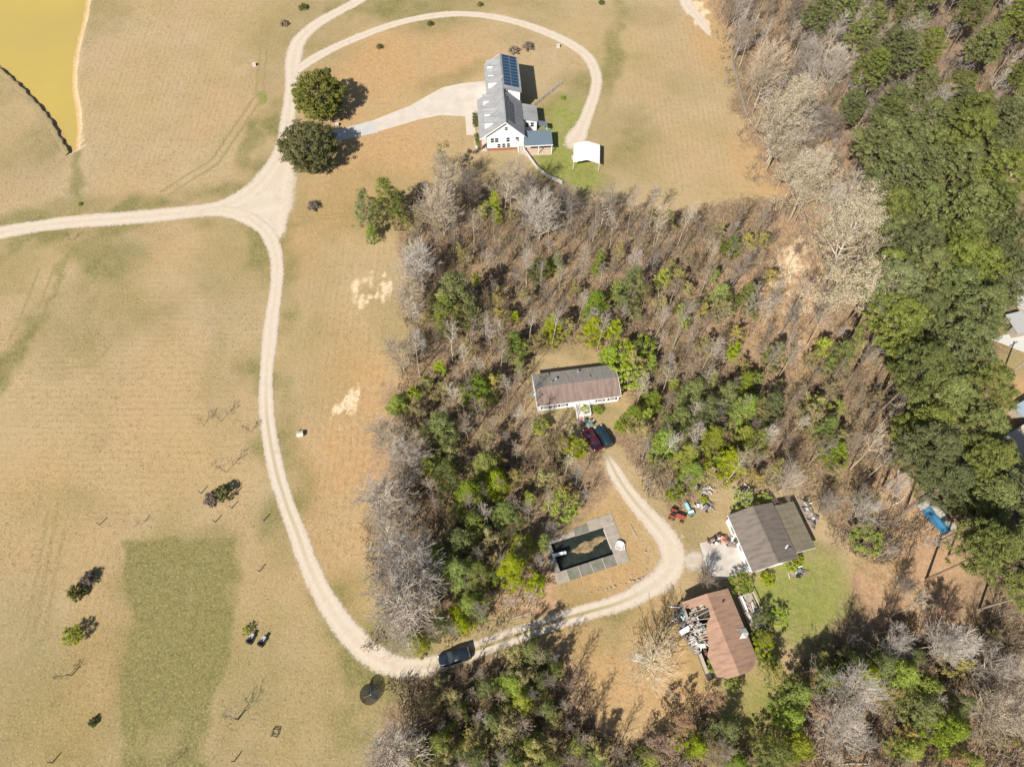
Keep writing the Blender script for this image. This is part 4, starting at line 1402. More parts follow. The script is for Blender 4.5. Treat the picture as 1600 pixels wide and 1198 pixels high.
WOODS = [WOOD_A, WOOD_B, WOOD_E, WOOD_F]
tag(brush('undergrowth', WOODS, [5200, 3600, 2400, 1600], 21, L_brown, .7, 2.1, CLEAR, .04), 'tangled dead brush and briars covering the wood floor', 'undergrowth')
tag(brush('pale_brush', WOODS, [3000, 2600, 1400, 700], 31, B_grey, .8, 2.6, CLEAR, .03), 'pale dry stems standing among the trees of the woods', 'undergrowth')
tag(brush('green_undergrowth', WOODS, [3800, 900, 1300, 700], 41, L_olive, .35, 1.2, CLEAR, .075), 'olive green low growth on the wood floor', 'undergrowth')


# --- tufts of dry and green grass on the fields: countless
def tufts():
    r = np.random.default_rng(77)
    n = 330000
    X, Y = r.uniform(-140, 125, n), r.uniform(-4, 186, n)
    qx, qy = proj(X, Y)
    ok = (qx > -20) & (qx < 1620) & (qy > -20) & (qy < 1220)
    for P in WOODS:
        ok &= sd_poly(X, Y, GP(P)) < 0
    ok &= sd_poly(X, Y, GP(POND)) < -1.5
    dens = vnoise(X, Y, 9, 71, 4)
    ok &= dens > r.uniform(.25, .85, n)
    lx, ly = pool_local(X, Y)
    ok &= ~((np.abs(lx) < 7.3) & (np.abs(ly) < 4.6))
    for pts, w in TRACKS:
        ok &= sd_line(X, Y, pts) > w
    for P in ([(520, 200), (640, 160), (690, 132), (760, 122), (765, 185), (690, 186), (590, 210), (455, 250), (450, 222)], [(725, 85), (870, 80), (880, 240), (725, 240)], [(820, 560), (985, 560), (985, 640), (915, 665), (830, 650)],
              [(1090, 780), (1290, 775), (1290, 880), (1180, 905), (1095, 905)], [(1060, 910), (1200, 910), (1210, 1060), (1060, 1060)], [(1040, 780), (1120, 780), (1110, 820), (1040, 825)], [(885, 215), (950, 215), (950, 268), (885, 268)]):
        ok &= sd_poly(X, Y, GP(P)) < 0
    X, Y = X[ok], Y[ok]
    n = len(X)
    per = 2
    C = np.repeat(np.c_[X, Y, np.full(n, .03)], per, 0) + r.normal(size=(n * per, 3)) * [[.10, .10, .015]]
    N_ = rvec(n * per, r) * .55 + [[0, 0, .9]]
    D = np.cross(N_, rvec(n * per, r))
    D /= np.linalg.norm(D, axis=1, keepdims=True)
    sz_ = np.repeat(r.uniform(.10, .24, n), per)[:, None]
    V, F, t = leaf_quads(C, D, sz_, .35, r, np.repeat(r.random(n), per), N_)
    o = bpy.data.objects.new('grass_tufts', np_mesh('grass_tufts', V, F, L_straw, t))
    COL.objects.link(o)
    tag(o, 'scattered tufts of dry and greenish grass over the open fields', 'grass', kind='stuff')


L_straw = leaf_mat('straw_blades', (.18, .155, .06), (.27, .20, .10), (.46, .355, .21), trans=.2, hue=.0)
tufts()
# ------------------------------------------------------------------ concrete drive and walks of the white house
def slab_px(name, pts, z0, z1, m, kind='structure'):
    return tag(MB().prism(GP(pts), z0, z1).build(name, m), kind=kind)


M_old = mat('old_asphalt', (.36, .355, .33), .9, var=.12, scale=.35, col2=(.44, .42, .38), bump=.2)
slab_px('concrete_drive', [(582, 189), (642, 165), (668, 150), (692, 137), (720, 131), (759, 127), (764, 155), (764, 181), (728, 182), (690, 180), (655, 187), (590, 206)], -.1, .06, M_conc)
slab_px('old_drive', [(455, 222), (500, 208), (540, 200), (583, 188), (591, 207), (540, 218), (500, 226), (458, 244)], -.1, .05, M_old)
slab_px('front_walk', [(727, 182), (742, 182.5), (743, 206), (753, 206), (753, 212), (729, 211)], -.1, .07, M_conc)
slab_px('side_walk', [(740, 213), (745, 213), (748, 236), (743, 236)], -.1, .055, M_conc)

# ------------------------------------------------------------------ white house
M_shing = roof_mat('grey_shingle', (.28, .275, .27), (.235, .235, .235), 'X', stain=(.16, .16, .16))
M_blue = mat('blue_metal_roof', (.175, .225, .26), .35, metal=.35, var=.08)
M_solar = gloss_mat('solar_glass', (.018, .045, .085), .12, spec=.6)
M_frame = mat('panel_frame', (.30, .34, .38), .4, metal=.6)


def window(parent, cx, cz, w, h, y=None, x=None, sgn=-1, name='window', mframe=None, mp=None):
    """window on a wall facing -y (y given) or +-x (x given): frame and recessed-looking pane"""
    mb = MB()
    t = .06
    if y is not None:
        f = lambda a, c, sa, sc: mb.box(a, y + sgn * .035, c, sa, .07, sc)
    else:
        f = lambda a, c, sa, sc: mb.box(x + sgn * .035, a, c, .07, sa, sc)
    f(cx - w / 2 - t / 2, cz, t, h + 2 * t)
    f(cx + w / 2 + t / 2, cz, t, h + 2 * t)
    f(cx, cz + h / 2 + t / 2, w, t)
    f(cx, cz - h / 2 - t / 2, w, t)
    f(cx, cz, w, .05)
    o = mb.build(name, mframe or M_trim, parent)
    mb = MB()
    if y is not None:
        mb.box(cx, y + sgn * .012, cz, w, .024, h)
    else:
        mb.box(x + sgn * .012, cx, cz, .024, w, h)
    mb.build('pane', mp or glass, o)
    return o


wh = thing('white_house', 'white two storey house with grey shingle roof, west dormers and rooftop solar panels', 'house', (-1.4, 125.0, 0), rad(4))
RW, RE, RZ = .763, .977, 8.5
mb = MB()
mb.prism_y([(-4.3, 0), (4.1, 0), (4.1, RZ - RE * 4.1 - .16), (0, RZ - .16), (-4.3, RZ - RW * 4.3 - .16)], .2, 12.2)
mb.prism_y([(-3.3, 0), (4.1, 0), (4.1, RZ - RE * 4.1 - .16), (0, RZ - .16), (-3.3, RZ - RW * 3.3 - .16)], 12.2, 22.2)
mb.build('wall', M_white, wh)
MB().prism_y([(.25, 8.05), (4.0, 7.12), (4.0, 4.4)], 10.9, 22.1).build('upper_wall', M_white, wh)
MB().box(-.1, .17, .35, 8.5, .14, .7).build('brick_base', M_brick, wh)
rf = MB()
rf.slab([(0, -.35, RZ), (0, 12.5, RZ), (-6.0, 12.5, RZ - RW * 6.0), (-6.0, -.35, RZ - RW * 6.0)], .16)
rf.slab([(0, 12.5, RZ), (0, 22.5, RZ), (-3.75, 22.5, RZ - RW * 3.75), (-3.75, 12.5, RZ - RW * 3.75)], .16)
rf.slab([(4.35, -.35, RZ - RE * 4.35), (4.35, 22.5, RZ - RE * 4.35), (0, 22.5, RZ), (0, -.35, RZ)], .16)
roof = rf.build('roof', M_shing, wh)
MB().box(0, 11.05, RZ + .03, .3, 22.8, .06).build('ridge_cap', M_shing, roof)
for yy in (-.37, 22.52):
    mb = MB()
    mb.slab([(0, yy - .03, RZ + .01), (0, yy + .03, RZ + .01), (-6.0 if yy < 5 else -3.75, yy + .03, RZ - RW * (6.0 if yy < 5 else 3.75)), (-6.0 if yy < 5 else -3.75, yy - .03, RZ - RW * (6.0 if yy < 5 else 3.75))], .26)
    mb.slab([(4.35, yy - .03, RZ - RE * 4.35), (4.35, yy + .03, RZ - RE * 4.35), (0, yy + .03, RZ + .01), (0, yy - .03, RZ + .01)], .26)
    mb.build('rake_board', M_trim, roof)
sr = MB().slab([(4.4, 10.6, 7.18), (4.4, 22.5, 7.18), (.05, 22.5, 8.52), (.05, 10.6, 8.52)], .16).build('shed_roof', M_shing, wh)
sz = lambda x_: 8.52 - (x_ - .05) * (8.52 - 7.18) / 4.35
pm_f, pm_g = None, None
tilt = math.atan2(8.52 - 7.18, 4.35)
for i in range(10):
    for j in range(2):
        cx_, cy_ = 1.25 + j * 1.78, 12.35 + i * 1.06
        p = MB().box(cx_, cy_, sz(cx_) + .09, 1.74, 1.0, .04, ry=tilt).build('solar_panel', M_frame, wh)
        MB().box(cx_, cy_, sz(cx_) + .095, 1.64, .9, .042, ry=tilt).build('cell_glass', M_solar, p)
tilt2 = math.atan(RE)
for i in range(7):
    for j in range(2):
        cx_, cy_ = .62 + j * .98, 1.6 + i * 1.13
        if j == 1 and i > 5:
            continue
        p = MB().box(cx_, cy_, RZ - RE * cx_ + .1, 1.34, 1.08, .04, ry=tilt2).build('solar_panel', M_frame, wh)
        MB().box(cx_, cy_, RZ - RE * cx_ + .105, 1.27, 1.0, .042, ry=tilt2).build('cell_glass', M_solar, p)
for yy, big in [(20.6, 0), (17.6, 0), (14.4, 1), (10.3, 0), (5.9, 0), (2.6, 1)]:
    w_, xo = (1.7, -3.1) if yy > 12.5 else (1.7, -4.6)
    zt = RZ - RW * abs(xo) + (1.9 if big else 1.5)
    hx = (RZ - zt) / -RW
    mb = MB()
    mb.add([(xo, yy - w_ / 2, RZ - RW * abs(xo) - .1), (xo, yy + w_ / 2, RZ - RW * abs(xo) - .1), (xo, yy + w_ / 2, zt), (xo, yy, zt + .7), (xo, yy - w_ / 2, zt),
            (hx, yy - w_ / 2, zt), (hx, yy + w_ / 2, zt), (hx + .7 / RW, yy, zt + .7)],
           [(0, 4, 3, 2, 1), (0, 5, 4), (1, 2, 6)])
    d_ = mb.build('dormer', M_white, wh)
    mb = MB()
    e = .18
    mb.slab([(xo - e, yy, zt + .78), (hx + .78 / RW + .1, yy, zt + .78), (hx + .05, yy + w_ / 2 + e, zt - .02), (xo - e, yy + w_ / 2 + e, zt - .02)][::-1], .1)
    mb.slab([(xo - e, yy, zt + .78), (hx + .78 / RW + .1, yy, zt + .78), (hx + .05, yy - w_ / 2 - e, zt - .02), (xo - e, yy - w_ / 2 - e, zt - .02)], .1)
    mb.build('dormer_roof', M_shing, d_)
    MB().box(xo - .03, yy, zt - .45, .06, .8, .9).build('window', glass, d_)
for cx_, cz_, w_, h_ in [(.1, 6.2, .7, .9), (-3.1, 3.0, .75, 1.3), (-2.1, 3.0, .75, 1.3), (.5, 3.0, .75, 1.3), (2.6, 3.0, .75, 1.3), (-1.6, 1.35, .7, 1.2), (-.5, 1.35, .7, 1.2), (.6, 1.35, .7, 1.2)]:
    window(wh, cx_, cz_, w_, h_, y=.2)
dr = MB().box(2.2, .16, 1.75, .95, .08, 2.05).build('door', M_trim, wh)
MB().box(2.5, .09, 1.7, .06, .06, .12).build('handle', M_metal, dr)
for yy in (.3, 4.2, 8.2, 12.0):
    MB().box(-5.7, yy, 1.85, .3, .3, 3.7).build('porch_post', M_brick if yy < 1 else M_trim, wh)
MB().box(-5.1, 6.2, .15, 1.5, 12.2, .3).build('porch_floor', M_conc, wh)
for yy in (14.8, 17.6, 20.4):
    MB().box(-3.34, yy, 1.3, .08, 2.4, 2.5).build('garage_door', M_trim, wh)
for yy in (2.6, 5.9, 8.6):
    window(wh, yy, 1.7, 1.0, 1.5, x=-4.3)
for yy in (12.5, 15.5, 19.0):
    window(wh, yy, 5.9, .9, 1.2, x=4.0, sgn=1)
MB().tube((.6, 10.2, 7.6), (.6, 10.2, 8.7), .12).build('vent_pipe', M_dark, wh)
# east wing with shed roof
MB().prism([(4.1, 5.7), (7.6, 5.7), (7.6, 10.2), (4.1, 10.2)], 0, 3.1).build('wing_wall', M_white, wh)
MB().slab([(4.05, 5.3, 4.2), (7.9, 5.3, 3.3), (7.9, 10.5, 3.3), (4.05, 10.5, 4.2)], .2).build('wing_roof', M_shing, wh)
for cx_ in (5.3, 6.5):
    window(wh, cx_, 2.05, .75, 1.3, y=5.7)


def metal_roof(parent, x0, y0, x1, y1, z0, z1, axis, step=.45):
    """standing seam roof from z0 (first edge) to z1 (second edge) along axis"""
    mb = MB()
    if axis == 'y':
        pts = [(x0, y0, z0), (x1, y0, z0), (x1, y1, z1), (x0, y1, z1)]
    else:
        pts = [(x0, y0, z0), (x1, y0, z1), (x1, y1, z1), (x0, y1, z0)]
    mb.slab(pts, .07)
    n_ = int(((x1 - x0) if axis == 'y' else (y1 - y0)) / step)
    for k in range(1, n_):
        if axis == 'y':
            xx = x0 + (x1 - x0) * k / n_
            mb.slab([(xx - .02, y0, z0 + .04), (xx + .02, y0, z0 + .04), (xx + .02, y1, z1 + .04), (xx - .02, y1, z1 + .04)], .037)
        else:
            yy = y0 + (y1 - y0) * k / n_
            mb.slab([(x0, yy - .02, z0 + .04), (x1, yy - .02, z1 + .04), (x1, yy + .02, z1 + .04), (x0, yy + .02, z0 + .04)], .037)
    return mb


o = metal_roof(wh, 4.15, -1.9, 10.6, 2.4, 2.75, 3.25, 'y').build('porch_roof', M_blue, wh)
MB().box(7.4, -1.94, 2.72, 6.5, .08, .2).build('fascia', M_trim, o)
for xx, yy in ((10.4, -1.7), (10.4, 2.2), (7.4, -1.7)):
    MB().box(xx, yy, 1.33, .16, .16, 2.66).build('porch_post', M_trim, wh)
metal_roof(wh, 7.95, 4.3, 10.0, 5.9, 2.95, 2.5, 'x').build('side_porch_roof', M_blue, wh)
MB().box(9.85, 4.45, 1.2, .14, .14, 2.4).build('porch_post', M_trim, wh)
MB().prism([(4.2, -2.1), (10.5, -2.1), (10.5, 2.4), (4.2, 2.4)], -.05, .1).build('patio', mat('brick_patio', (.46, .34, .25), .9, var=.2, fine=6), wh)
st = MB()
for k in range(5):
    st.box(3.2 + .1 * k, -.3 - .3 * k, .75 - .15 * k, 1.2, .3, .12)
st = st.build('stairs', M_conc, wh)
for s_ in (-.65, .65):
    mb = MB().box(3.45 + s_, -1.0, 1.25, .07, 2.0, .08, rx=rad(26))
    for k in range(3):
        mb.box(3.3 + s_ + .1 * k, -.3 - .65 * k, .9 - .3 * k, .06, .06, .85)
    mb.build('handrail', M_trim, st)

# hedges in front of it
for (pa, pb), lab in ((((741, 180), (743, 200)), 'clipped dark hedge by the front walk, longer upper one'), (((744, 212), (748, 233)), 'clipped dark hedge below the front walk of the white house')):
    a, b = Vector((*G(*pa), 0)), Vector((*G(*pb), 0))
    L = (a - b).length
    r = np.random.default_rng(int(L * 100))
    n = int(L * 22)
    c = np.c_[r.uniform(-.5, .5, n), r.uniform(-L / 2, L / 2, n), r.uniform(.2, 1.1, n)]
    h_ = thing('hedge', lab, 'hedge', ((a + b) / 2).to_tuple(), math.atan2(b.y - a.y, b.x - a.x) - math.pi / 2)
    child('leaves', clumps_mesh('hedge_leaves', c, np.full(n, .24), 16, .2, .55, L_oak, r), h_)
    mb = MB()
    for k in range(5):
        mb.tube((0, -L / 2 + L * (k + .5) / 5, 0), (0, -L / 2 + L * (k + .5) / 5, .7), .05)
    mb.build('stem', B_brown, h_)

# ------------------------------------------------------------------ white canopy carport
cp = thing('canopy_carport', 'white fabric canopy carport on thin legs at the end of the gravel loop', 'carport', (16.95, 121.5, 0), rad(-4))
mb = MB()
mb.slab([(-2.95, -2.9, 2.4), (0, -2.9, 3.35), (0, 2.9, 3.35), (-2.95, 2.9, 2.4)], .04)
mb.slab([(0, -2.9, 3.35), (2.95, -2.9, 2.4), (2.95, 2.9, 2.4), (0, 2.9, 3.35)], .04)
cv = mb.build('canopy', mat('white_tarp', (.74, .73, .71), .55, var=.05), cp)
for s_ in (-1, 1):
    MB().box(s_ * 2.93, 0, 2.24, .03, 5.8, .3).build('valance', MATS['white_tarp'], cv)
for sx in (-1, 1):
    for yy in (-2.8, 0, 2.8):
        MB().tube((sx * 2.88, yy, 0), (sx * 2.88, yy, 2.42), .045, n=6).build('leg', M_trim, cp)
for yy in (-2.8, 0, 2.8):
    MB().tube((-2.88, yy, 2.36), (0, yy, 3.28), .03, n=5).tube((0, yy, 3.28), (2.88, yy, 2.36), .03, n=5).build('rafter', M_metal, cp)


# ------------------------------------------------------------------ fences
def fence(name, label, pts, m, post=1.8, h=1.1, boards=(.25, .6, .95), bw=.16, thick=.05):
    W = [Vector((*G(a, b), 0)) for a, b in pts]
    t = thing(name, label, 'fence', W[0].to_tuple())
    for a, b in zip(W[:-1], W[1:]):
        L = (b - a).length
        k = max(1, round(L / post))
        ang = math.atan2((b - a).y, (b - a).x)
        for i in range(k):
            p, q = a.lerp(b, i / k) - W[0], a.lerp(b, (i + 1) / k) - W[0]
            MB().box(p.x, p.y, h / 2, .12, .12, h, ang).build('post', m, t)
            mid = (p + q) / 2
            for z in boards:
                MB().box(mid.x, mid.y, z, L / k - .12, thick, bw, ang).build('rail', m, t)
    e = W[-1] - W[0]
    MB().box(e.x, e.y, h / 2, .12, .12, h, ang).build('post', m, t)
    return t


fence('plank_fence', 'white plank fence running from the house wing toward the loop', [(834, 168), (855, 150), (876, 133)], M_insul, boards=(.2, .5, .8, 1.05), bw=.15)
fence('plank_fence', 'white plank fence curving down from the house steps around the green yard', [(818, 236), (828, 250), (838, 264), (855, 278), (878, 288)], M_insul, boards=(.2, .5, .8, 1.05), bw=.15)
fence('field_fence', 'grey wooden fence along the upper right field edge', [(1142, 100), (1150, 125), (1156, 150), (1166, 185)], M_wood, post=2.4, boards=(.4, .8, 1.15))

# ------------------------------------------------------------------ mobile home
M_tan = roof_mat('brown_shingle', (.225, .155, .125), (.185, .145, .125), 'Y', stain=(.11, .08, .065))
M_greyb = roof_mat('weathered_shingle', (.20, .19, .165), (.235, .19, .16), 'Y', stain=(.12, .12, .10))
mh = thing('mobile_home', 'long single storey mobile home with brown and grey gable roof in the wood clearing', 'house', (11.95, 61.8, 0), rad(8))
L2, W2, EZ, PZ = 7.7, 3.05, 3.15, 4.2
mb = MB()
mb.add([(-L2, -W2, .5), (L2, -W2, .5), (L2, W2, .5), (-L2, W2, .5), (-L2, -W2, EZ), (L2, -W2, EZ), (L2, W2, EZ), (-L2, W2, EZ), (-L2, 0, PZ - .1), (L2, 0, PZ - .1)],
       [(0, 1, 5, 4), (2, 3, 7, 6), (1, 2, 6, 9, 5), (3, 0, 4, 8, 7), (3, 2, 1, 0)])
mb.build('wall', M_white, mh)
MB().box(0, 0, .25, 2 * L2 - .1, 2 * W2 - .1, .5).build('skirting', mat('grey_skirting', (.45, .43, .40), .8, var=.15), mh)
o1 = MB().slab([(-L2 - .15, -W2 - .35, EZ - .05), (L2 + .15, -W2 - .35, EZ - .05), (L2 + .15, 0, PZ), (-L2 - .15, 0, PZ)], .12).build('roof', M_tan, mh)
o2 = MB().slab([(-L2 - .15, 0, PZ), (L2 + .15, 0, PZ), (L2 + .15, W2 + .35, EZ - .05), (-L2 - .15, W2 + .35, EZ - .05)], .12).build('roof', M_greyb, mh)
tag(o1, 'brown front roof slope')
tag(o2, 'grey weathered rear roof slope')
MB().box(0, -W2 - .37, EZ - .14, 2 * L2 + .3, .05, .2).build('fascia', M_trim, mh)
for s_ in (-1, 1):
    mb = MB()
    mb.slab([(s_ * (L2 + .17) - .03, -W2 - .35, EZ - .04), (s_ * (L2 + .17) + .03, -W2 - .35, EZ - .04), (s_ * (L2 + .17) + .03, 0, PZ + .01), (s_ * (L2 + .17) - .03, 0, PZ + .01)], .2)
    mb.slab([(s_ * (L2 + .17) - .03, 0, PZ + .01), (s_ * (L2 + .17) + .03, 0, PZ + .01), (s_ * (L2 + .17) + .03, W2 + .35, EZ - .04), (s_ * (L2 + .17) - .03, W2 + .35, EZ - .04)], .2)
    mb.build('rake_board', M_trim, mh)
for x_, y_, r_, h_ in ((-3.6, 1.35, .16, .5), (-4.5, .8, .1, .4), (.8, 2.5, .14, .55), (2.6, .9, .09, .35), (-4.9, 2.7, .1, .45)):
    zz = PZ - (PZ - EZ) * abs(y_) / W2
    o = MB().tube((x_, y_, zz - .1), (x_, y_, zz + h_), r_, n=8).build('roof_vent', M_metal, mh)
    MB().tube((x_, y_, zz + h_), (x_, y_, zz + h_ + .08), r_ * 1.7, r_ * 1.2, n=8).build('cap', M_metal, o)
M_shut = mat('red_shutter', (.33, .07, .06), .7)
for x_ in (-6.2, -4.4, -2.9, 4.1, 6.4):
    wd = window(mh, x_, 1.85, .9, 1.1, y=-W2)
    for s_ in (-1, 1):
        MB().box(x_ + s_ * .74, -W2 - .03, 1.85, .32, .06, 1.2).build('shutter', M_shut if x_ in (-4.4, 4.1) else M_black, wd)
d_ = MB().box(.55, -W2 - .03, 1.75, .9, .06, 2.05).build('door', mat('door_white', (.7, .68, .64), .6), mh)
MB().box(.9, -W2 - .08, 1.75, .05, .05, .1).build('handle', M_metal, d_)
dk = MB()
for k in range(9):
    dk.box(-.55 + k * .3, -W2 - 1.25, .75, .28, 2.3, .05)
dk = dk.build('porch_deck', mat('painted_deck', (.55, .50, .46), .8, var=.2), mh)
for x_, y_ in ((-.6, -2.3), (1.95, -2.3), (1.95, -.2), (-.6, -.2), (.7, -2.3)):
    MB().box(x_, -W2 + y_, .9, .09, .09, 1.8).build('post', M_trim, dk)
for z_ in (1.2, 1.65):
    MB().box(1.35, -W2 - 2.3, z_, 1.2, .05, .09).build('rail', M_trim, dk)
    MB().box(1.95, -W2 - 1.25, z_, .05, 2.1, .09).build('rail', M_trim, dk)
    MB().box(-.6, -W2 - 1.25, z_, .05, 2.1, .09).build('rail', M_trim, dk)
mb = MB()
for k in range(4):
    mb.box(-.05, -W2 - 2.55 - k * .28, .62 - k * .17, 1.0, .3, .06)
sp = mb.build('steps', mat('red_steps', (.42, .25, .22), .85, var=.2), mh)
for s_ in (-.55, .55):
    MB().box(-.05 + s_, -W2 - 2.95, .85, .05, 1.2, .07, rx=rad(30)).box(-.05 + s_, -W2 - 3.4, .4, .06, .06, .8).build('handrail', M_trim, sp)
bowl_x, bowl_y = G(829, 597, 2.4)


def dish_mesh(r, depth, m, n=20, rings=5):
    mb = MB()
    vs, fs = [(0, 0, 0)], []
    for i in range(1, rings + 1):
        for k in range(n):
            a = 2 * math.pi * k / n
            q = r * i / rings
            vs.append((q * math.cos(a), q * math.sin(a), depth * (i / rings) ** 2))
    for k in range(n):
        fs.append((0, 1 + k, 1 + (k + 1) % n))
    for i in range(rings - 1):
        for k in range(n):
            a, b = 1 + i * n + k, 1 + i * n + (k + 1) % n
            fs.append((a, a + n, b + n, b))
    o = len(vs)
    vs += [(x, y, z - .03) for x, y, z in vs]
    fs += [tuple(reversed([i + o for i in f])) for f in fs]
    mb.add(vs, fs)
    return mb


ds = dish_mesh(.45, .1, None, 14, 3).build('satellite_dish', mat('pale_blue_dish', (.38, .52, .56), .5), mh)
ds.location = (-L2 - .5, -.6, 3.0)
ds.rotation_euler = (rad(50), 0, rad(60))
MB().tube((-L2 + .0, -.55, 2.7), (-L2 - .45, -.58, 2.95), .03).build('dish_arm', M_metal, mh)

# ------------------------------------------------------------------ grey house with annex
M_gr1 = roof_mat('grey_brown_shingle', (.155, .13, .108), (.18, .145, .12), 'X', stain=(.09, .075, .06))
M_gr2 = roof_mat('mossy_roll_roof', (.145, .125, .085), (.175, .15, .11), 'X', stain=(.09, .085, .05), course=.9)
gh = thing('grey_house', 'low house with grey brown gable roof and mossy flat annex at the lane end', 'house', (42.0, 33.2, 0), rad(15.5))
a, l = 4.15, 5.0
mb = MB()
mb.prism_y([(-a + .35, 0), (a - .3, 0), (a - .3, 2.85), (0, 4.2), (-a + .35, 2.85)], -l + .3, l - .3)
mb.build('wall', M_white, gh)
MB().slab([(0, -l, 4.45), (0, l, 4.45), (-a, l, 2.95), (-a, -l, 2.95)], .14).build('roof', M_gr1, gh)
MB().slab([(a, -l, 2.95), (a, l, 2.95), (0, l, 4.45), (0, -l, 4.45)], .14).build('roof', M_gr1, gh)
MB().box(0, 0, 4.46, .28, 2 * l + .02, .05).build('ridge_cap', M_gr1, gh)
MB().box(-a - .02, 0, 2.84, .04, 2 * l, .2).build('fascia', M_trim, gh)
for y_, w_ in ((-3.2, 1.2), (-.6, .95), (2.6, 1.4)):
    window(gh, y_, 1.6, w_, 1.2, x=-a + .35)
MB().box(-a + .31, .9, 1.05, .08, .95, 2.1).build('door', mat('dark_door', (.12, .10, .09), .6), gh)
window(gh, 1.0, 1.6, .9, 1.1, y=-l + .3)
an = MB().prism([(4.3, -3.6), (7.6, -3.6), (7.6, 4.0), (4.3, 4.0)], 0, 2.25).build('annex_wall', M_wood, gh)
MB().slab([(4.28, -4.0, 2.75), (8.0, -4.0, 2.35), (8.0, 4.4, 2.35), (4.28, 4.4, 2.75)], .12).build('annex_roof', M_gr2, gh)
MB().box(6.1, -4.02, 2.5, 3.7, .04, .14, ry=rad(6)).build('annex_fascia', M_trim, gh)
MB().tube((3.2, -3.2, 3.1), (3.2, -3.2, 3.75), .12, n=8).build('roof_vent', M_metal, gh)
MB().box(2.9, -2.7, 3.48, .8, .25, .15, .6, ry=.3).build('metal_flashing', M_trim, gh)
slab_px('concrete_pad', [(1093, 848), (1120, 842), (1160, 836), (1173, 893), (1150, 900), (1128, 905), (1108, 903)], -.1, .06, mat('stained_concrete', (.44, .40, .35), .9, var=.12, scale=.6, col2=(.36, .31, .25), bump=.2))

# ------------------------------------------------------------------ ruined house: roof partly fallen in
M_pk = roof_mat('tan_shingle', (.335, .205, .135), (.295, .185, .13), 'X', stain=(.20, .115, .075))
M_plank = mat('broken_plank', (.40, .33, .26), .9, var=.35, scale=3)
M_insul = mat('torn_board', (.55, .52, .48), .9, var=.3, scale=3)
M_teal = mat('teal_tarp', (.12, .20, .20), .6, var=.2)
rh = thing('ruined_house', 'derelict house with tan shingle roof whose left slope has fallen in', 'house', (32.75, 17.6, 0), rad(15.8))
a, l, ez, rz_ = 4.1, 6.2, 2.95, 4.4
zr = lambda x_: rz_ - (rz_ - ez) * abs(x_) / a
east = [(a, -l + 1.6), (a, l), (0, l), (0, -l - .2), (1.6, -l - .1), (3.0, -l + .4)]
MB().slab([(x_, y_, zr(x_)) for x_, y_ in east], .14).build('roof', M_pk, rh)
tag(rh.children[-1], 'whole right roof slope')
west = [(0, -l - .2), (0, l), (-a, l), (-a + .15, l - .9), (-2.6, l - 1.4), (-1.3, l - 1.2), (-.55, l - 2.1), (-.8, l - 3.4), (-1.7, l - 4.2), (-2.1, l - 5.6), (-2.5, l - 7.4), (-3.3, l - 8.6), (-3.1, -l + .6), (-1.9, -l - .1)]
mb = MB()
from mathutils.geometry import tessellate_polygon
top = [(x_, y_, zr(x_)) for x_, y_ in west]
tri = []
for t in tessellate_polygon([[Vector((p[0], p[1], 0)) for p in top]]):
    p, q, s_ = (top[k] for k in t)
    tri.append(tuple(t) if (q[0] - p[0]) * (s_[1] - p[1]) - (q[1] - p[1]) * (s_[0] - p[0]) > 0 else tuple(t)[::-1])
n_ = len(top)
mb.add(top + [(p[0], p[1], p[2] - .14) for p in top],
       tri + [tuple(i + n_ for i in t[::-1]) for t in tri] + [(k, n_ + k, n_ + (k + 1) % n_, (k + 1) % n_) for k in range(n_)])
o = mb.build('broken_roof', M_pk, rh)
tag(o, 'left roof slope with a ragged collapsed edge')
mb = MB()
mb.box(a - .35, 0, 1.4, .15, 2 * l - 2.2, 2.8).box(0, l - .3, 1.4, 2 * a - .8, .15, 2.8).box(.8, -l + .9, 1.4, 5.0, .15, 2.8)
mb.box(-a + .4, -3.2, .9, .15, 3.0, 1.8).box(-a + .4, 4.6, 1.1, .15, 2.0, 2.2)
mb.build('wall', mat('peeling_wall', (.42, .37, .31), .9, var=.25), rh)
MB().box(-.2, 0, .12, 2 * a - .9, 2 * l - 1.0, .24).build('floor', mat('dark_floor', (.07, .06, .05), .95, var=.4), rh)  # mottled near-black floor
for k in range(9):
    y_ = l - 1.2 - k * .72
    MB().box(-1.6 - .2 * (k % 3), y_, 2.9 + .1 * (k % 2), 3.0 + .4 * (k % 3), .09, .16, ry=rad(-14 - 6 * (k % 3)), rz=rad(random.uniform(-12, 12))).build('rafter', M_plank, rh)
MB().slab([(2.3, -1.5, zr(2.3) + .05), (3.6, -1.7, zr(3.6) + .3), (4.3, -1.1, zr(4.1) + .18), (3.1, -.8, zr(3.1) + .5)], .05).slab([(3.1, -.8, zr(3.1) + .5), (4.3, -1.1, zr(4.1) + .18), (4.2, -.2, zr(4.1) + .1), (2.6, .1, zr(2.6) + .06)], .05).build('loose_sheet', M_insul, rh)
MB().box(2.2, 4.4, zr(2.2) + .1, .22, .22, .5).build('roof_vent', M_dark, rh)
rr = random.Random(4)
rub = thing('debris_pile', 'tangled boards, sheets and rubble spilling from the fallen side of the ruined house', 'debris', (29.2, 18.6, 0), rad(15.8))
MB().blob((-.35, -.2, .1), (1.5, 3.6, .8), 3, 3, .25).build('rubble_mound', mat('rubble', (.20, .16, .13), .95, var=.5, scale=3, fine=9, bump=.5), rub)
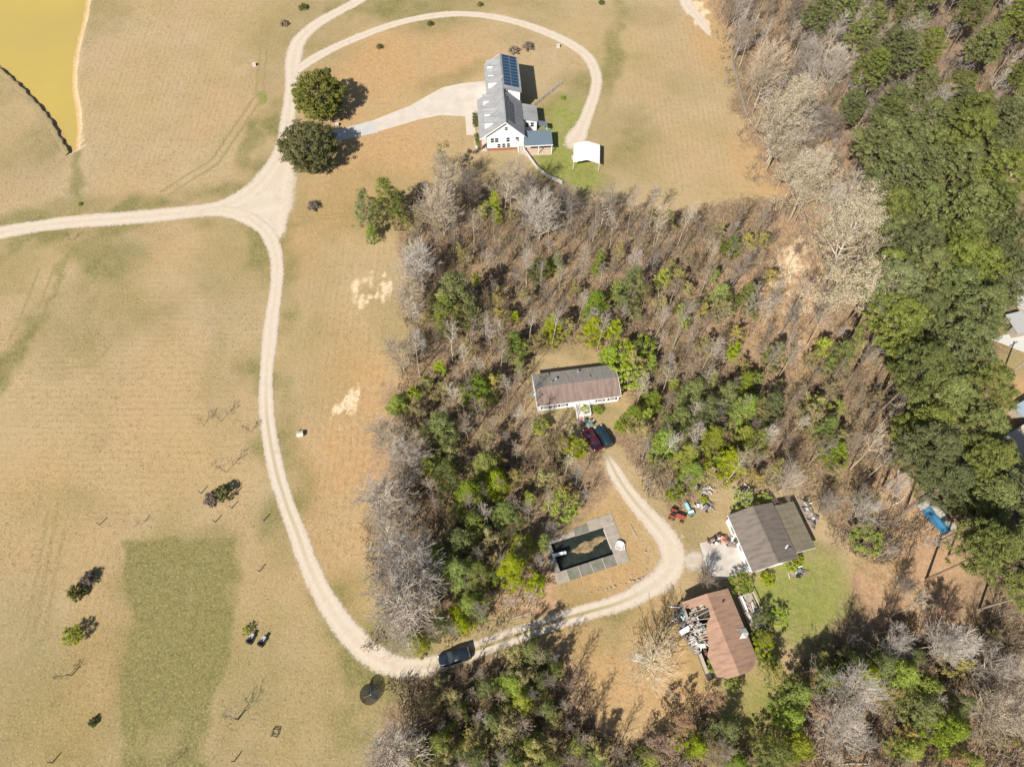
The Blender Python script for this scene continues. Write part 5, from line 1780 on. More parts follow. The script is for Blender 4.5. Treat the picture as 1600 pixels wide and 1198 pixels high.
for k in range(170):
    x_, y_ = rr.gauss(.1, .95), rr.gauss(0, 2.0)
    z_ = 1.0 + .55 * rr.random() - .14 * abs(y_) + .16 * x_
    big = rr.random() < .25
    MB().box(x_, y_, max(.25, z_), rr.uniform(.7, 1.3) if big else rr.uniform(.6, 2.0), rr.uniform(.4, .9) if big else rr.uniform(.08, .2), .05, rz=rr.uniform(0, 6.28), ry=rr.uniform(-.5, .5), rx=rr.uniform(-.3, .3)).build(
        'sheet' if big else 'board', rr.choice([M_insul, M_plank, M_insul, M_wood, M_rust, M_black, M_trim, M_teal if big else M_wood]), rub)
x_, y_ = G(1070, 985, .9)
fr = thing('fridge', 'white fridge lying on its back beside the debris of the ruined house', 'fridge', (x_, y_, .82), rad(28))
fr.location.z = .0
MB().box(0, 0, 1.0, 1.7, .8, .7).build('body', M_trim, fr)
MB().box(.25, 0, 1.38, 1.1, .78, .05).build('door', M_trim, fr)
MB().box(-.6, 0, 1.38, .46, .78, .05).build('freezer_door', M_trim, fr)
MB().box(0, 0, .32, 1.6, .75, .64).build('pallet', M_wood, fr)
# rear deck frame
dk = thing('deck_frame', 'unroofed grey deck frame full of planks on the right of the ruined house', 'deck', (39.0, 21.5, 0), rad(15.8))
MB().box(0, 0, .3, 2.6, 5.4, .12).build('platform', M_wood, dk)
for sx in (-1.25, 1.25):
    for sy in (-2.6, 0, 2.6):
        MB().box(sx, sy, .75, .1, .1, 1.5).build('post', M_wood, dk)
MB().box(1.25, 0, 1.5, .09, 5.4, .1).build('rail', M_insul, dk)
MB().box(0, -2.6, 1.5, 2.5, .09, .1).build('rail', M_insul, dk)
MB().box(0, 2.6, 1.5, 2.5, .09, .1).build('rail', M_insul, dk)
for k in range(22):
    MB().box(rr.uniform(-1, 1), rr.uniform(-2.3, 2.3), .42 + .03 * k % .3 + .1, rr.uniform(.08, .3), rr.uniform(.6, 2.6), .05, rz=rr.gauss(0, .25), rx=rr.uniform(-.06, .06)).build('plank', rr.choice([M_insul, M_plank, M_wood, M_rust, M_insul]), dk)
mb = MB()
MB().box(-.7, .8, .8, .3, 3.6, .12).build('long_board', M_trim, dk)
x_, y_ = G(1164, 925, .5)
t_ = thing('ac_unit', 'grey metal air conditioner unit at the top of the deck frame', 'air conditioner', (x_, y_, 0), rad(20))
MB().box(0, 0, .42, .85, .85, .84).build('case', M_metal, t_)
MB().tube((0, 0, .84), (0, 0, .88), .32, n=14).build('fan_grille', M_dark, t_)

# ------------------------------------------------------------------ old swimming pool
pl = thing('swimming_pool', 'derelict rectangular swimming pool with dark water and a bank of debris', 'swimming pool', (*POOL_C, 0), rad(17.7))
hx_, hy_ = 4.75, 2.4
M_liner = mat('black_liner', (.030, .032, .030), .7, var=.4, scale=1.2)
mb = MB()
zb = -1.6
for (x0, y0), (x1, y1) in (((-hx_, -hy_), (hx_, -hy_)), ((hx_, -hy_), (hx_, hy_)), ((hx_, hy_), (-hx_, hy_)), ((-hx_, hy_), (-hx_, -hy_))):
    mb.add([(x0, y0, zb), (x1, y1, zb), (x1, y1, .06), (x0, y0, .06)], [(0, 3, 2, 1)])
mb.add([(-hx_, -hy_, zb), (hx_, -hy_, zb), (hx_, hy_, zb), (-hx_, hy_, zb)], [(0, 1, 2, 3)])
mb.build('basin', M_liner, pl)
m = NT('pool_water')
nn = m.noise(.7, 4, .6, m.objco())
m.l(m.mix(m.ramp(nn, .35, .7), (.014, .020, .016), (.035, .037, .026)), m.b.inputs['Base Color'])
m.b.inputs['Roughness'].default_value = .22
m.b.inputs['Specular IOR Level'].default_value = .3
MB().add([(-hx_ + .01, -hy_ + .01, -.75), (hx_ - .01, -hy_ + .01, -.75), (hx_ - .01, hy_ - .01, -.75), (-hx_ + .01, hy_ - .01, -.75)], [(0, 1, 2, 3)]).build('pool_water', m.mat, pl)
vs_, fs_ = [], []
nx_, ny_ = 40, 20
isl = [(-2.2, .45), (-.6, .75), (.6, 1.35), (2.0, 1.25), (3.4, 1.45), (4.9, 1.0), (4.9, .55), (3.4, .35), (2.4, .0), (1.6, -.6), (.6, -.75), (-.1, -.35), (-1.2, -.05)]
gx, gy = np.meshgrid(np.linspace(-3.4, 4.72, nx_), np.linspace(-1.6, 2.2, ny_))
sd = sd_poly(gx, gy, isl) + .35 * (vnoise(gx, gy, .8, 9) - .5)
gz = np.where(sd > -.3, -.84 + np.clip(sd + .3, 0, .7) * .3, -1.1) + .16 * (vnoise(gx, gy, .4, 8) - .5)
vv = np.stack([gx, gy, gz], -1).reshape(-1, 3)
for j in range(ny_ - 1):
    for i in range(nx_ - 1):
        k = j * nx_ + i
        fs_.append((k, k + 1, k + nx_ + 1, k + nx_))
MB().add([tuple(v) for v in vv], fs_).build('silt_bank', mat('silt_and_leaves', (.27, .18, .10), .95, var=.45, scale=1.1, col2=(.10, .09, .04), fine=6, bump=.5), pl, smooth=True)
M_slab = mat('mossy_slab', (.175, .165, .135), .9, var=.3, scale=.8, col2=(.12, .115, .08), bump=.3)
M_slab2 = mat('sandy_slab', (.30, .255, .205), .9, var=.2, scale=.8, col2=(.22, .195, .15), bump=.3)
xw = 2.05


def slabp(x0, y0, x1, y1, m_=None):
    g_ = .05
    MB().prism([(x0 + g_, y0 + g_), (x1 - g_, y0 + g_), (x1 - g_, y1 - g_), (x0 + g_, y1 - g_)], -.3, .1 + random.uniform(-.015, .015)).build('deck_slab', m_ or random.choice([M_slab, M_slab, M_slab2]), pl)


for x0, y0, x1, y1 in ((-hx_ - 1.25, -hy_ - 1.95, hx_ + 2.25, -hy_ - .03), (hx_ + .03, -hy_ - .03, hx_ + 2.25, hy_ + 1.95), (-.15, hy_ + .03, hx_ + .03, hy_ + 1.45)):
    MB().prism([(x0, y0), (x1, y0), (x1, y1), (x0, y1)], -.3, .07).build('joint_bed', mat('sandy_joint', (.46, .40, .31), .95, var=.2), pl)
xs_ = np.linspace(-hx_ - 1.3, hx_ + .02, 6)
for i in range(5):
    slabp(xs_[i], -hy_ - 2.0, xs_[i + 1], -hy_ - .02)
slabp(hx_ + .02, -hy_ - 2.0, hx_ + 2.3, -hy_ + .6, M_slab2)
slabp(hx_ + .02, -hy_ + .6, hx_ + 2.3, .4, M_slab2)
slabp(hx_ + .02, .4, hx_ + 2.3, hy_ + .1, M_slab2)
slabp(hx_ + .02, hy_ + .1, hx_ + 2.3, hy_ + 2.0)
slabp(2.4, hy_ + .02, hx_ + .02, hy_ + 2.0)
slabp(-.2, hy_ + .02, 2.4, hy_ + 1.5)
slabp(-2.6, hy_ + .02, -.2, hy_ + 1.0, M_wood)
slabp(-hx_ - 1.2, hy_ + .02, -2.6, hy_ + .9, M_wood)
slabp(-hx_ - 1.3, -hy_ - .02, -hx_ - .02, 0)
slabp(-hx_ - 1.3, 0, -hx_ - .02, hy_ + .02)
MB().box(hx_ - .02, .3, -.05, .1, 3.6, .35).build('white_coping', M_insul, pl)
db = thing('diving_board', 'white diving board over the left end of the old pool', 'diving board', (*G(872, 866, .5), 0), rad(14))
MB().box(.2, 0, .62, 2.4, .5, .1).build('board', M_trim, db)
for s_ in (-.2, .2):
    MB().box(-.75, s_, .34, .12, .08, .5).build('support', M_metal, db)
MB().box(-.75, 0, .09, .5, .6, .1).build('base', M_conc, db)
# white tub on the deck
x_, y_ = G(968, 852, .3)
tb = thing('plastic_tub', 'large white plastic tub lying on the pool deck corner', 'tub', (x_, y_, .1), rad(-20))
vs_, fs_ = [], []
n_ = 20
for zz, kx, ky in ((0, .75, .85), (.55, .95, 1.1), (.6, 1.05, 1.2), (.6, .9, 1.05), (.5, .7, .85), (.35, .5, .6)):
    for k in range(n_):
        t = 2 * math.pi * k / n_
        c_, s_ = math.cos(t), math.sin(t)
        q = (abs(c_) ** 4 + abs(s_) ** 4) ** -.25
        vs_.append((kx * c_ * q, ky * s_ * q, zz))
for i in range(5):
    for k in range(n_):
        fs_.append((i * n_ + k, i * n_ + (k + 1) % n_, (i + 1) * n_ + (k + 1) % n_, (i + 1) * n_ + k))
fs_.append(tuple(range(5 * n_, 6 * n_)))
tb.scale = (.7, .7, .7)
MB().add(vs_, fs_).build('shell', M_insul, tb, smooth=True)
MB().box(1.2, .1, .3, .08, 1.6, .55, .2, ry=.3).build('loose_panel', M_trim, tb)
for i, (pa, pb, lab) in enumerate([((984, 820), (994, 838), 'old board lying on the turf right of the pool'), ((800, 966), (830, 957), 'pale pole lying along the lawn edge above the lane')]):
    a_, b_ = Vector((*G(*pa), .08)), Vector((*G(*pb), .08))
    tag(MB().box(0, 0, .05, (b_ - a_).length, .16, .08).build('loose_board', M_plank, loc=((a_ + b_) / 2).to_tuple(), rz=math.atan2(b_.y - a_.y, b_.x - a_.x)), lab, 'board')
    bpy.context.view_layer.update()
# rock edging along the lawn
rr = random.Random(8)
edge = crom([G(*p) for p in [(1002, 845), (1009, 862), (1012, 880), (1008, 898), (990, 907), (960, 915), (925, 927)]], .7)
for k, p in enumerate(edge):
    s_ = rr.uniform(.12, .26)
    o = MB().blob((0, 0, s_ * .4), (s_ * 1.2, s_, s_ * .7), k, 1, .3).build('edging_stone', M_slab2, loc=(p[0] + rr.uniform(-.2, .2), p[1] + rr.uniform(-.2, .2), 0), rz=rr.uniform(0, 6))
    tag(o, 'rough stone in the row edging the pool lawn along the lane bend', 'stone', 'stones edging the pool lawn')


# ------------------------------------------------------------------ vehicles
def vehicle(name, label, loc, rz, paint, L=4.7, Wd=1.85, Ht=1.5, kind='sedan', cat='car'):
    """+x is the front; body, cabin, glass, wheels, lamps, mirrors"""
    t = thing(name, label, cat, (*loc, 0), rz)
    h = L / 2
    w = Wd / 2
    belt = Ht * (.60 if kind == 'sedan' else .56)
    hood = belt * (.93 if kind == 'sedan' else .98)
    tail = belt * (1.0 if kind == 'sedan' else 1.02)
    st = [(-h, .52, .80, tail * .55), (-h + .08, .36, .92, tail * .93), (-h + .45, .30, .985, tail), (-h * .3, .28, 1.0, belt), (h * .25, .28, 1.0, belt), (h * .52, .28, .99, hood),
          (h - .35, .30, .96, hood * .90), (h - .08, .36, .88, hood * .74), (h, .45, .72, hood * .55)]
    vs, fs = [], []
    for x, z0, kw, zt in st:
        ww = w * kw
        vs += [(x, -ww * .92, z0), (x, -ww, z0 + .22), (x, -ww, zt * .8), (x, -ww * .93, zt * .96), (x, -ww * .6, zt + .015), (x, ww * .6, zt + .015), (x, ww * .93, zt * .96), (x, ww, zt * .8), (x, ww, z0 + .22), (x, ww * .92, z0)]
    for i in range(len(st) - 1):
        for k in range(10):
            a, b = i * 10 + k, i * 10 + (k + 1) % 10
            fs.append((a, a + 10, b + 10, b)[::-1])
    fs += [tuple(range(10)), tuple(range(len(vs) - 1, len(vs) - 11, -1))]
    body = MB().add(vs, fs).build('body', paint, t, smooth=True)
    body.data.flip_normals() if False else None
    # cabin
    if kind == 'sedan':
        xb0, xt0, xt1, xb1 = -h * .66, -h * .34, h * .10, h * .42
    elif kind == 'suv':
        xb0, xt0, xt1, xb1 = -h * .95, -h * .82, h * .08, h * .42
    else:
        xb0, xt0, xt1, xb1 = -h * .2, -h * .12, h * .18, h * .46
    wb, wt = w * .93, w * .74
    zb, zt = belt * .97, Ht
    c = [(xb0, -wb, zb), (xb1, -wb, zb), (xb1, wb, zb), (xb0, wb, zb), (xt0, -wt, zt), (xt1, -wt, zt), (xt1, wt, zt), (xt0, wt, zt)]
    mid = [((c[i][0] * .12 + c[i + 4][0] * .88), c[i][1] * .12 + c[i + 4][1] * .88, zb * .12 + zt * .88) for i in range(4)]
    MB().add(c[:4] + mid, [(0, 1, 5, 4), (1, 2, 6, 5), (2, 3, 7, 6), (3, 0, 4, 7)]).build('cabin', paint, t)
    m2 = [(p[0] * .92 + (xt0 + xt1) * .04, p[1] * .9, zt) for p in c[4:]]
    MB().add(mid + m2 + [((xt0 + xt1) / 2, 0, zt + .035)], [(0, 1, 5, 4), (1, 2, 6, 5), (2, 3, 7, 6), (3, 0, 4, 7), (4, 5, 8), (5, 6, 8), (6, 7, 8), (7, 4, 8)]).build('roof', paint, t, smooth=True)

    def pane(nm, q, ins=.1, off=.012):
        q = [Vector(p) for p in q]
        cen = sum(q, Vector()) / 4
        nrm = (q[1] - q[0]).cross(q[3] - q[0]).normalized()
        if nrm.dot(cen - Vector(((xb0 + xb1) / 2, 0, zb))) < 0:
            nrm = -nrm
        q = [cen + (p - cen) * (1 - ins) + nrm * off for p in q]
        q2 = [p - nrm * .01 for p in q]
        MB().add(q + q2, [(0, 1, 2, 3), (7, 6, 5, 4), (0, 4, 5, 1), (1, 5, 6, 2), (2, 6, 7, 3), (3, 7, 4, 0)]).build(nm, glass, t)

    pane('windshield', (c[1], c[2], mid[2], mid[1]))
    pane('rear_window', (c[3], c[0], mid[0], mid[3]), .14)
    for a, b, ma, mb_ in ((c[0], c[1], mid[1], mid[0]), (c[2], c[3], mid[3], mid[2])):
        A, B, C_, D = map(Vector, (a, b, ma, mb_))
        for u0, u1 in ((.04, .46), (.52, .95)):
            pane('side_window', (A.lerp(B, u0), A.lerp(B, u1), D.lerp(C_, u1), D.lerp(C_, u0)), .12)
    for sx in (-h * .62, h * .62):
        for sy in (-1, 1):
            wl = MB().tube((sx, sy * (w - .2), .33), (sx, sy * (w + .01), .33), .33, n=18).build('wheel', M_black, t)
            MB().tube((sx, sy * (w + .0), .33), (sx, sy * (w + .025), .33), .2, .16, n=12).build('rim', M_metal, wl)
    for sy in (-1, 1):
        MB().box(h - .1, sy * w * .62, hood * .70, .14, .36, .14, sy * -.25).build('headlight', M_trim, t)
        MB().box(-h + .05, sy * w * .66, tail * .8, .1, .3, .16, sy * .2).build('taillight', mat('red_lamp', (.35, .02, .02), .3), t)
        MB().box(xb1 - .25, sy * (wb + .12), zb + .06, .12, .2, .13).build('mirror', paint, t)
    if kind == 'pickup':
        MB().box((-h + .12 + xb0 - .05) / 2, 0, tail + .005, (xb0 - .05) - (-h + .12), wb * 1.6, .03).build('bed_liner', M_black, t)
    return t


P_maroon = gloss_mat('maroon_paint', (.06, .008, .014), .22, coat=.6)
P_navy = gloss_mat('navy_paint', (.012, .026, .038), .2, coat=.6)
P_dark = gloss_mat('black_blue_paint', (.010, .017, .024), .22, coat=.5)
a_, b_ = G(913, 669), G(937, 708)
vehicle('parked_car', 'dark maroon car parked in front of the mobile home', ((a_[0] + b_[0]) / 2, (a_[1] + b_[1]) / 2), math.atan2(a_[1] - b_[1], a_[0] - b_[0]), P_maroon, 4.9, 1.9, 1.55, 'sedan')
a_, b_ = G(934, 668), G(952, 700)
vehicle('parked_car', 'dark blue hatchback parked beside the maroon car', ((a_[0] + b_[0]) / 2, (a_[1] + b_[1]) / 2), math.atan2(a_[1] - b_[1], a_[0] - b_[0]), P_navy, 4.6, 1.85, 1.62, 'suv')
a_, b_ = G(685, 1034), G(737, 1019)
vehicle('parked_car', 'black sport utility car standing on the lane at the wood edge', ((a_[0] + b_[0]) / 2, (a_[1] + b_[1]) / 2), math.atan2(a_[1] - b_[1], a_[0] - b_[0]), P_dark, 5.2, 2.05, 1.7, 'suv')
vehicle('pickup_truck', 'dark pickup truck half hidden under the pines at the right edge', G(1576, 748), rad(120), P_dark, 5.4, 1.95, 1.75, 'pickup', 'truck')

# ------------------------------------------------------------------ trailer under the pines
tr = thing('camper_trailer', 'weathered white box trailer with a blue tarp sliding off its left side', 'trailer', (73.2, 37.2, 0), rad(-59))
mb = MB()
mb.box(0, 0, 1.25, 6.2, 2.0, 1.7)
o = mb.build('body', mat('dirty_white', (.40, .38, .33), .8, var=.25, col2=(.22, .20, .15), scale=1.1), tr)
vs_, fs_ = [], []
for i in range(17):
    x_ = -2.0 + i * .3
    for y_, z_ in ((-.3, 2.14), (-.65, 2.13), (-1.03, 2.1), (-1.1, 1.5), (-1.25, .8)):
        vs_.append((x_ + .05 * math.sin(i * 2.1 + y_ * 3), y_ - .04 * (1 + math.sin(i * 1.3)) if y_ < -1 else y_ + .12 * math.sin(i * .8), z_ + .025 * (1 + math.sin(i * 1.7 + y_))))
for i in range(16):
    for k in range(4):
        fs_.append((i * 5 + k, i * 5 + k + 1, i * 5 + k + 6, i * 5 + k + 5))
MB().add(vs_, fs_).build('tarp', mat('blue_tarp', (.028, .125, .22), .7, var=.35), tr, smooth=True)
for sy in (-1, 1):
    for sx in (-.6, .4):
        w_ = MB().tube((sx, sy * .85, .34), (sx, sy * 1.04, .34), .34, n=16).build('wheel', M_black, tr)
        MB().tube((sx, sy * 1.04, .34), (sx, sy * 1.06, .34), .18, n=10).build('rim', M_metal, w_)
mb = MB().box(-3.8, .25, .5, 1.5, .1, .12, .2).box(-3.8, -.25, .5, 1.5, .1, .12, -.2)
mb.build('drawbar', M_rust, tr)
MB().box(-3.9, 0, .25, .1, .1, .5).build('jack', M_rust, tr)
MB().box(-2.3, .2, 2.2, .9, .8, .2).build('roof_box', M_greyb, tr)

# ------------------------------------------------------------------ red tractor and other yard machines
def wheels(t, spec):
    for x, y, r_, w_ in spec:
        o = MB().tube((x, y - w_ / 2, r_), (x, y + w_ / 2, r_), r_, n=16).build('wheel', M_black, t)
        MB().tube((x, y - w_ / 2 - .015, r_), (x, y + w_ / 2 + .015, r_), r_ * .55, n=12).build('rim', M_rust, o)


M_redp = mat('faded_red_paint', (.30, .045, .032), .7, var=.3, col2=(.24, .09, .06), scale=3)
tc = thing('red_tractor', 'small red tractor parked at the yard edge beside the lane', 'tractor', (*G(1057, 808), 0), rad(-22))
MB().box(.55, 0, .95, 1.5, .6, .55).box(1.2, 0, .9, .3, .64, .6).build('hood', M_redp, tc)
MB().box(-.55, 0, .75, 1.0, .5, .4).build('chassis', M_redp, tc)
MB().box(-.75, 0, 1.15, .5, .5, .1).box(-.98, 0, 1.35, .1, .5, .4).build('seat', M_black, tc)
MB().tube((-.2, 0, 1.2), (-.4, 0, 1.55), .03).tube((-.42, 0, 1.55), (-.44, 0, 1.58), .22, n=12).build('steering_wheel', M_black, tc)
for s_ in (-1, 1):
    MB().box(-.8, s_ * .62, 1.2, 1.0, .35, .08).build('fender', M_redp, tc)
wheels(tc, [(-.8, -.7, .58, .3), (-.8, .7, .58, .3), (1.0, -.55, .34, .2), (1.0, .55, .34, .2)])
MB().tube((.7, .2, 1.2), (.7, .2, 1.75), .04).build('exhaust', M_rust, tc)

for px_, py_, rz_v, lab in ((393, 998, 65, 'riding mower left in the lower field beside the lime green bush'), (411, 1002, 60, 'second riding mower in the lower field, right of the one by the bush')):
    mw = thing('riding_mower', lab, 'mower', (*G(px_, py_), 0), rad(rz_v))
    MB().box(.45, 0, .62, .75, .55, .4).build('hood', mat('grey_hood', (.35, .35, .34), .5), mw)
    MB().box(-.2, 0, .38, 1.3, .45, .18).build('chassis', M_black, mw)
    MB().box(-.35, 0, .62, .45, .45, .1).box(-.58, 0, .82, .1, .45, .4).build('seat', M_black, mw)
    MB().tube((.1, 0, .7), (-.05, 0, 1.0), .025).tube((-.06, 0, 1.0), (-.08, 0, 1.03), .17, n=12).build('steering_wheel', M_black, mw)
    MB().box(.05, 0, .2, .8, 1.0, .16).build('mower_deck', M_black, mw)
    wheels(mw, [(-.55, -.42, .26, .22), (-.55, .42, .26, .22), (.6, -.4, .19, .15), (.6, .4, .19, .15)])

t_ = thing('plastic_drum', 'light blue plastic drum lying beside the red tractor', 'drum', (*G(1074, 792), 0), rad(110))
mb = MB()
for k, (x_, r_) in enumerate([(-.5, .27), (-.48, .31), (-.2, .33), (.2, .33), (.48, .31), (.5, .27)][:-1]):
    nxt = [(-.5, .27), (-.48, .31), (-.2, .33), (.2, .33), (.48, .31), (.5, .27)][k + 1]
    mb.tube((x_ * 1.4, 0, .33), (nxt[0] * 1.4, 0, .33), r_, nxt[1], n=14)
mb.build('shell', mat('light_blue_plastic', (.22, .50, .60), .4), t_)
t_ = thing('garden_cart', 'dark cart with a white lid in front of the light blue drum', 'cart', (*G(1079, 803), 0), rad(15))
MB().box(0, 0, .5, 1.1, .8, .4).build('tub', M_teal, t_)
MB().box(0, .22, .73, 1.0, .4, .05, rx=.1).build('lid', M_trim, t_)
MB().tube((.5, 0, .5), (1.1, 0, .8), .025).build('handle', M_metal, t_)
wheels(t_, [(0, -.48, .26, .1), (0, .48, .26, .1)])


def heap(name, label, px_, py_, n_, sx, sy, mats_, seed, rzv=0, z=.0):
    t = thing(name, label, 'scrap heap', (*G(px_, py_), z), rzv)
    q = random.Random(seed)
    MB().blob((0, 0, .12), (sx * 1.2, sy * 1.2, .3), seed, 2, .3).build('loose_litter', mat('heap_litter', (.22, .17, .13), .95, var=.5, scale=3, fine=9), t)
    for k in range(n_):
        c = q.random()
        x_, y_, z_ = q.gauss(0, sx * .55), q.gauss(0, sy * .55), .3 + q.random() * .3
        if c < .55:
            MB().box(x_, y_, z_, q.uniform(.5, 1.4), q.uniform(.1, .25), .06, rz=q.uniform(0, 6.3), ry=q.uniform(-.35, .35)).build('board', q.choice(mats_), t)
        elif c < .8:
            MB().box(x_, y_, z_, q.uniform(.4, .9), q.uniform(.3, .7), q.uniform(.1, .4), rz=q.uniform(0, 6.3), ry=q.uniform(-.3, .3)).build('box', q.choice(mats_), t)
        else:
            MB().tube((x_, y_, z_), (x_ + q.uniform(-.5, .5), y_ + q.uniform(-.5, .5), z_ + q.uniform(-.1, .3)), q.uniform(.08, .25), n=10).build('bucket', q.choice(mats_), t)
    return t


MX = [M_insul, M_rust, M_black, M_wood, M_metal, M_plank]
heap('scrap_heap', 'grey and white scrap heap beside the carts at the yard edge', 1100, 790, 22, 1.3, 1.0, MX, 1)
heap('scrap_heap', 'grey scrap heap in the brush above the yard carts', 1100, 765, 14, 1.2, .8, [M_metal, M_insul, M_wood], 2)
heap('scrap_heap', 'reddish clutter heap on the upper edge of the concrete pad', 1120, 843, 26, 1.6, .5, [M_rust, mat('pinkish', (.5, .25, .2), .8), M_insul, M_black], 3, rad(14), .06)
heap('scrap_heap', 'dark tarp covered clutter between the pad and the grey house wall', 1142, 848, 10, .8, .7, [M_black, mat('dark_violet', (.06, .05, .09), .7), M_insul], 4, rad(14), .06)
heap('scrap_heap', 'dark rubbish heap in the grass below the grey house', 1245, 895, 16, 1.5, .6, [M_black, M_insul, M_wood, M_teal], 5)
heap('scrap_heap', 'rubbish scattered along the right side of the grey annex', 1262, 800, 22, .8, 2.4, [M_insul, M_wood, M_black, M_metal], 6, rad(15))
heap('scrap_heap', 'mixed clutter at the foot of the mobile home steps', 922, 662, 16, .7, .7, [M_trim, M_black, M_insul, M_teal], 7)
heap('scrap_heap', 'small clutter pile behind the scrub at the yard path', 1165, 765, 10, .8, .6, MX, 9)
heap('scrap_heap', 'white clutter under the big bare tree of the ruined house', 998, 1028, 9, .6, .6, [M_trim, M_insul], 10)
heap('scrap_heap', 'white and dark clutter among the pines by the pickup', 1555, 725, 10, .8, .7, [M_trim, M_black], 12)
heap('scrap_heap', 'blue scraps on the wood floor left of the pine strip', 1424, 678, 8, 1.1, .5, [mat('bright_blue', (.04, .16, .36), .6), M_teal], 13)
t_ = thing('tyre_ring', 'black tyre lying in the grass below the grey house', 'tyre', (*G(1207, 905), 0))
vs_, fs_ = [], []
for k in range(18):
    for j in range(8):
        u, v = 2 * math.pi * k / 18, 2 * math.pi * j / 8
        vs_.append(((.3 + .12 * math.cos(v)) * math.cos(u), (.3 + .12 * math.cos(v)) * math.sin(u), .12 + .12 * math.sin(v)))
        fs_.append((k * 8 + j, ((k + 1) % 18) * 8 + j, ((k + 1) % 18) * 8 + (j + 1) % 8, k * 8 + (j + 1) % 8))
MB().add(vs_, fs_).build('tread', M_black, t_, smooth=True)

# ------------------------------------------------------------------ field furniture
wl = thing('well_cover', 'small pale roofed well cover on the grass right of the lane', 'well cover', (*G(470, 680), 0), rad(12))
wl.scale = (.8, .8, .8)
MB().box(0, 0, .4, 1.1, 1.0, .8).build('box', M_conc, wl)
MB().slab([(-.75, -.7, .85), (.75, -.7, .85), (.75, 0, 1.15), (-.75, 0, 1.15)], .05).slab([(-.75, 0, 1.15), (.75, 0, 1.15), (.75, .7, .85), (-.75, .7, .85)], .05).build('lid', M_conc, wl)
MB().box(-.5, 1.0, .5, .12, .12, 1.0).build('post', M_wood, wl)
for px_, py_, lab in ((398, 103, 'white utility box with a dark door in the upper left field'), (872, 74, 'white utility box on the lawn inside the loop'), (896, 248, 'grey utility box at the canopy carport'),
                      (527, 197, 'white garden lamp base by the upper shade tree'), (1152, 352, 'white bucket sized box at the wood rim')):
    u = thing('utility_box', lab, 'box', (*G(px_, py_), 0), rad(10))
    MB().box(0, 0, .35, .8, .6, .7).build('case', M_insul, u)
    MB().box(.02, 0, .72, .86, .66, .05).build('lid', M_conc, u)
    MB().box(.41, 0, .35, .03, .45, .5).build('door', M_dark, u)
ct_ = thing('crate_frame', 'open wooden crate frame standing in the lower field', 'crate', (*G(429, 1146), 0), rad(-8))
ct_.scale = (.8, .8, .7)
for sx in (-.55, .55):
    for sy in (-.55, .55):
        MB().box(sx, sy, .5, .09, .09, 1.0).build('post', M_wood, ct_)
for z_ in (.3, .65, .95):
    for s_ in (-.6, .6):
        MB().box(0, s_, z_, 1.2, .04, .14).build('slat', M_wood, ct_)
        MB().box(s_, 0, z_, .04, 1.15, .14).build('slat', M_wood, ct_)
STK = [(156, 820), (314, 771), (368, 772), (336, 816), (412, 814), (405, 893), (82, 1191), (366, 1189), (372, 1124), (362, 794), (112, 1055)]
for i, (px_, py_) in enumerate(STK):
    s_ = thing('wooden_stake', 'short dark wooden stake standing in the left field', 'stake', (*G(px_, py_), 0), 0, 'stakes of the left field')
    AUTO.append((s_, 'short dark wooden stake', px_, py_))
    MB().tube((0, 0, 0), (.03, .02, 1.55), .10, .09, n=7).build('shaft', M_wood, s_)
    MB().tube((.03, .02, 1.55), (.032, .02, 1.63), .09, .03, n=7).build('tip', M_wood, s_)

# big mesh satellite dish
sdh = thing('satellite_dish', 'large black mesh satellite dish on a post at the lane bend', 'satellite dish', (*G(579, 1084), 0), rad(0))
MB().tube((0, 0, 0), (0, 0, .85), .09, n=10).build('post', M_metal, sdh)
Rm = (Matrix.Rotation(rad(-30), 4, 'Z') @ Matrix.Rotation(rad(22), 4, 'Y'))
mb = MB()
for k in range(18):                                             # ribs
    a = 2 * math.pi * k / 18
    pr = None
    for i in range(6):
        q = 1.55 * i / 5
        p = Rm @ Vector((q * math.cos(a), q * math.sin(a), .5 * (i / 5) ** 2)) + Vector((0, 0, 0.9))
        if pr is not None:
            mb.tube(pr, p, .022, n=4, cap=False)
        pr = p
mb.build('ribs', M_black, sdh)
mb = MB()
for i in range(1, 36):                                          # mesh wires
    q = 1.55 * i / 35
    for k in range(36):
        a, b = 2 * math.pi * k / 36, 2 * math.pi * (k + 1) / 36
        z_ = .5 * (q / 1.55) ** 2
        mb.tube(Rm @ Vector((q * math.cos(a), q * math.sin(a), z_)) + Vector((0, 0, 0.9)), Rm @ Vector((q * math.cos(b), q * math.sin(b), z_)) + Vector((0, 0, 0.9)), .021, n=3, cap=False)
mb.build('mesh_reflector', M_black, sdh)
mb = MB()
ft = Rm @ Vector((0, 0, 1.35)) + Vector((0, 0, 0.9))
for k in range(3):
    a = 2 * math.pi * k / 3
    mb.tube(Rm @ Vector((1.2 * math.cos(a), 1.2 * math.sin(a), .25)) + Vector((0, 0, 0.9)), ft, .02, n=4)
mb.build('feed_struts', M_metal, sdh)
MB().tube(ft, ft + Vector((0, 0, .2)), .1, n=8).build('feed_horn', M_metal, sdh)

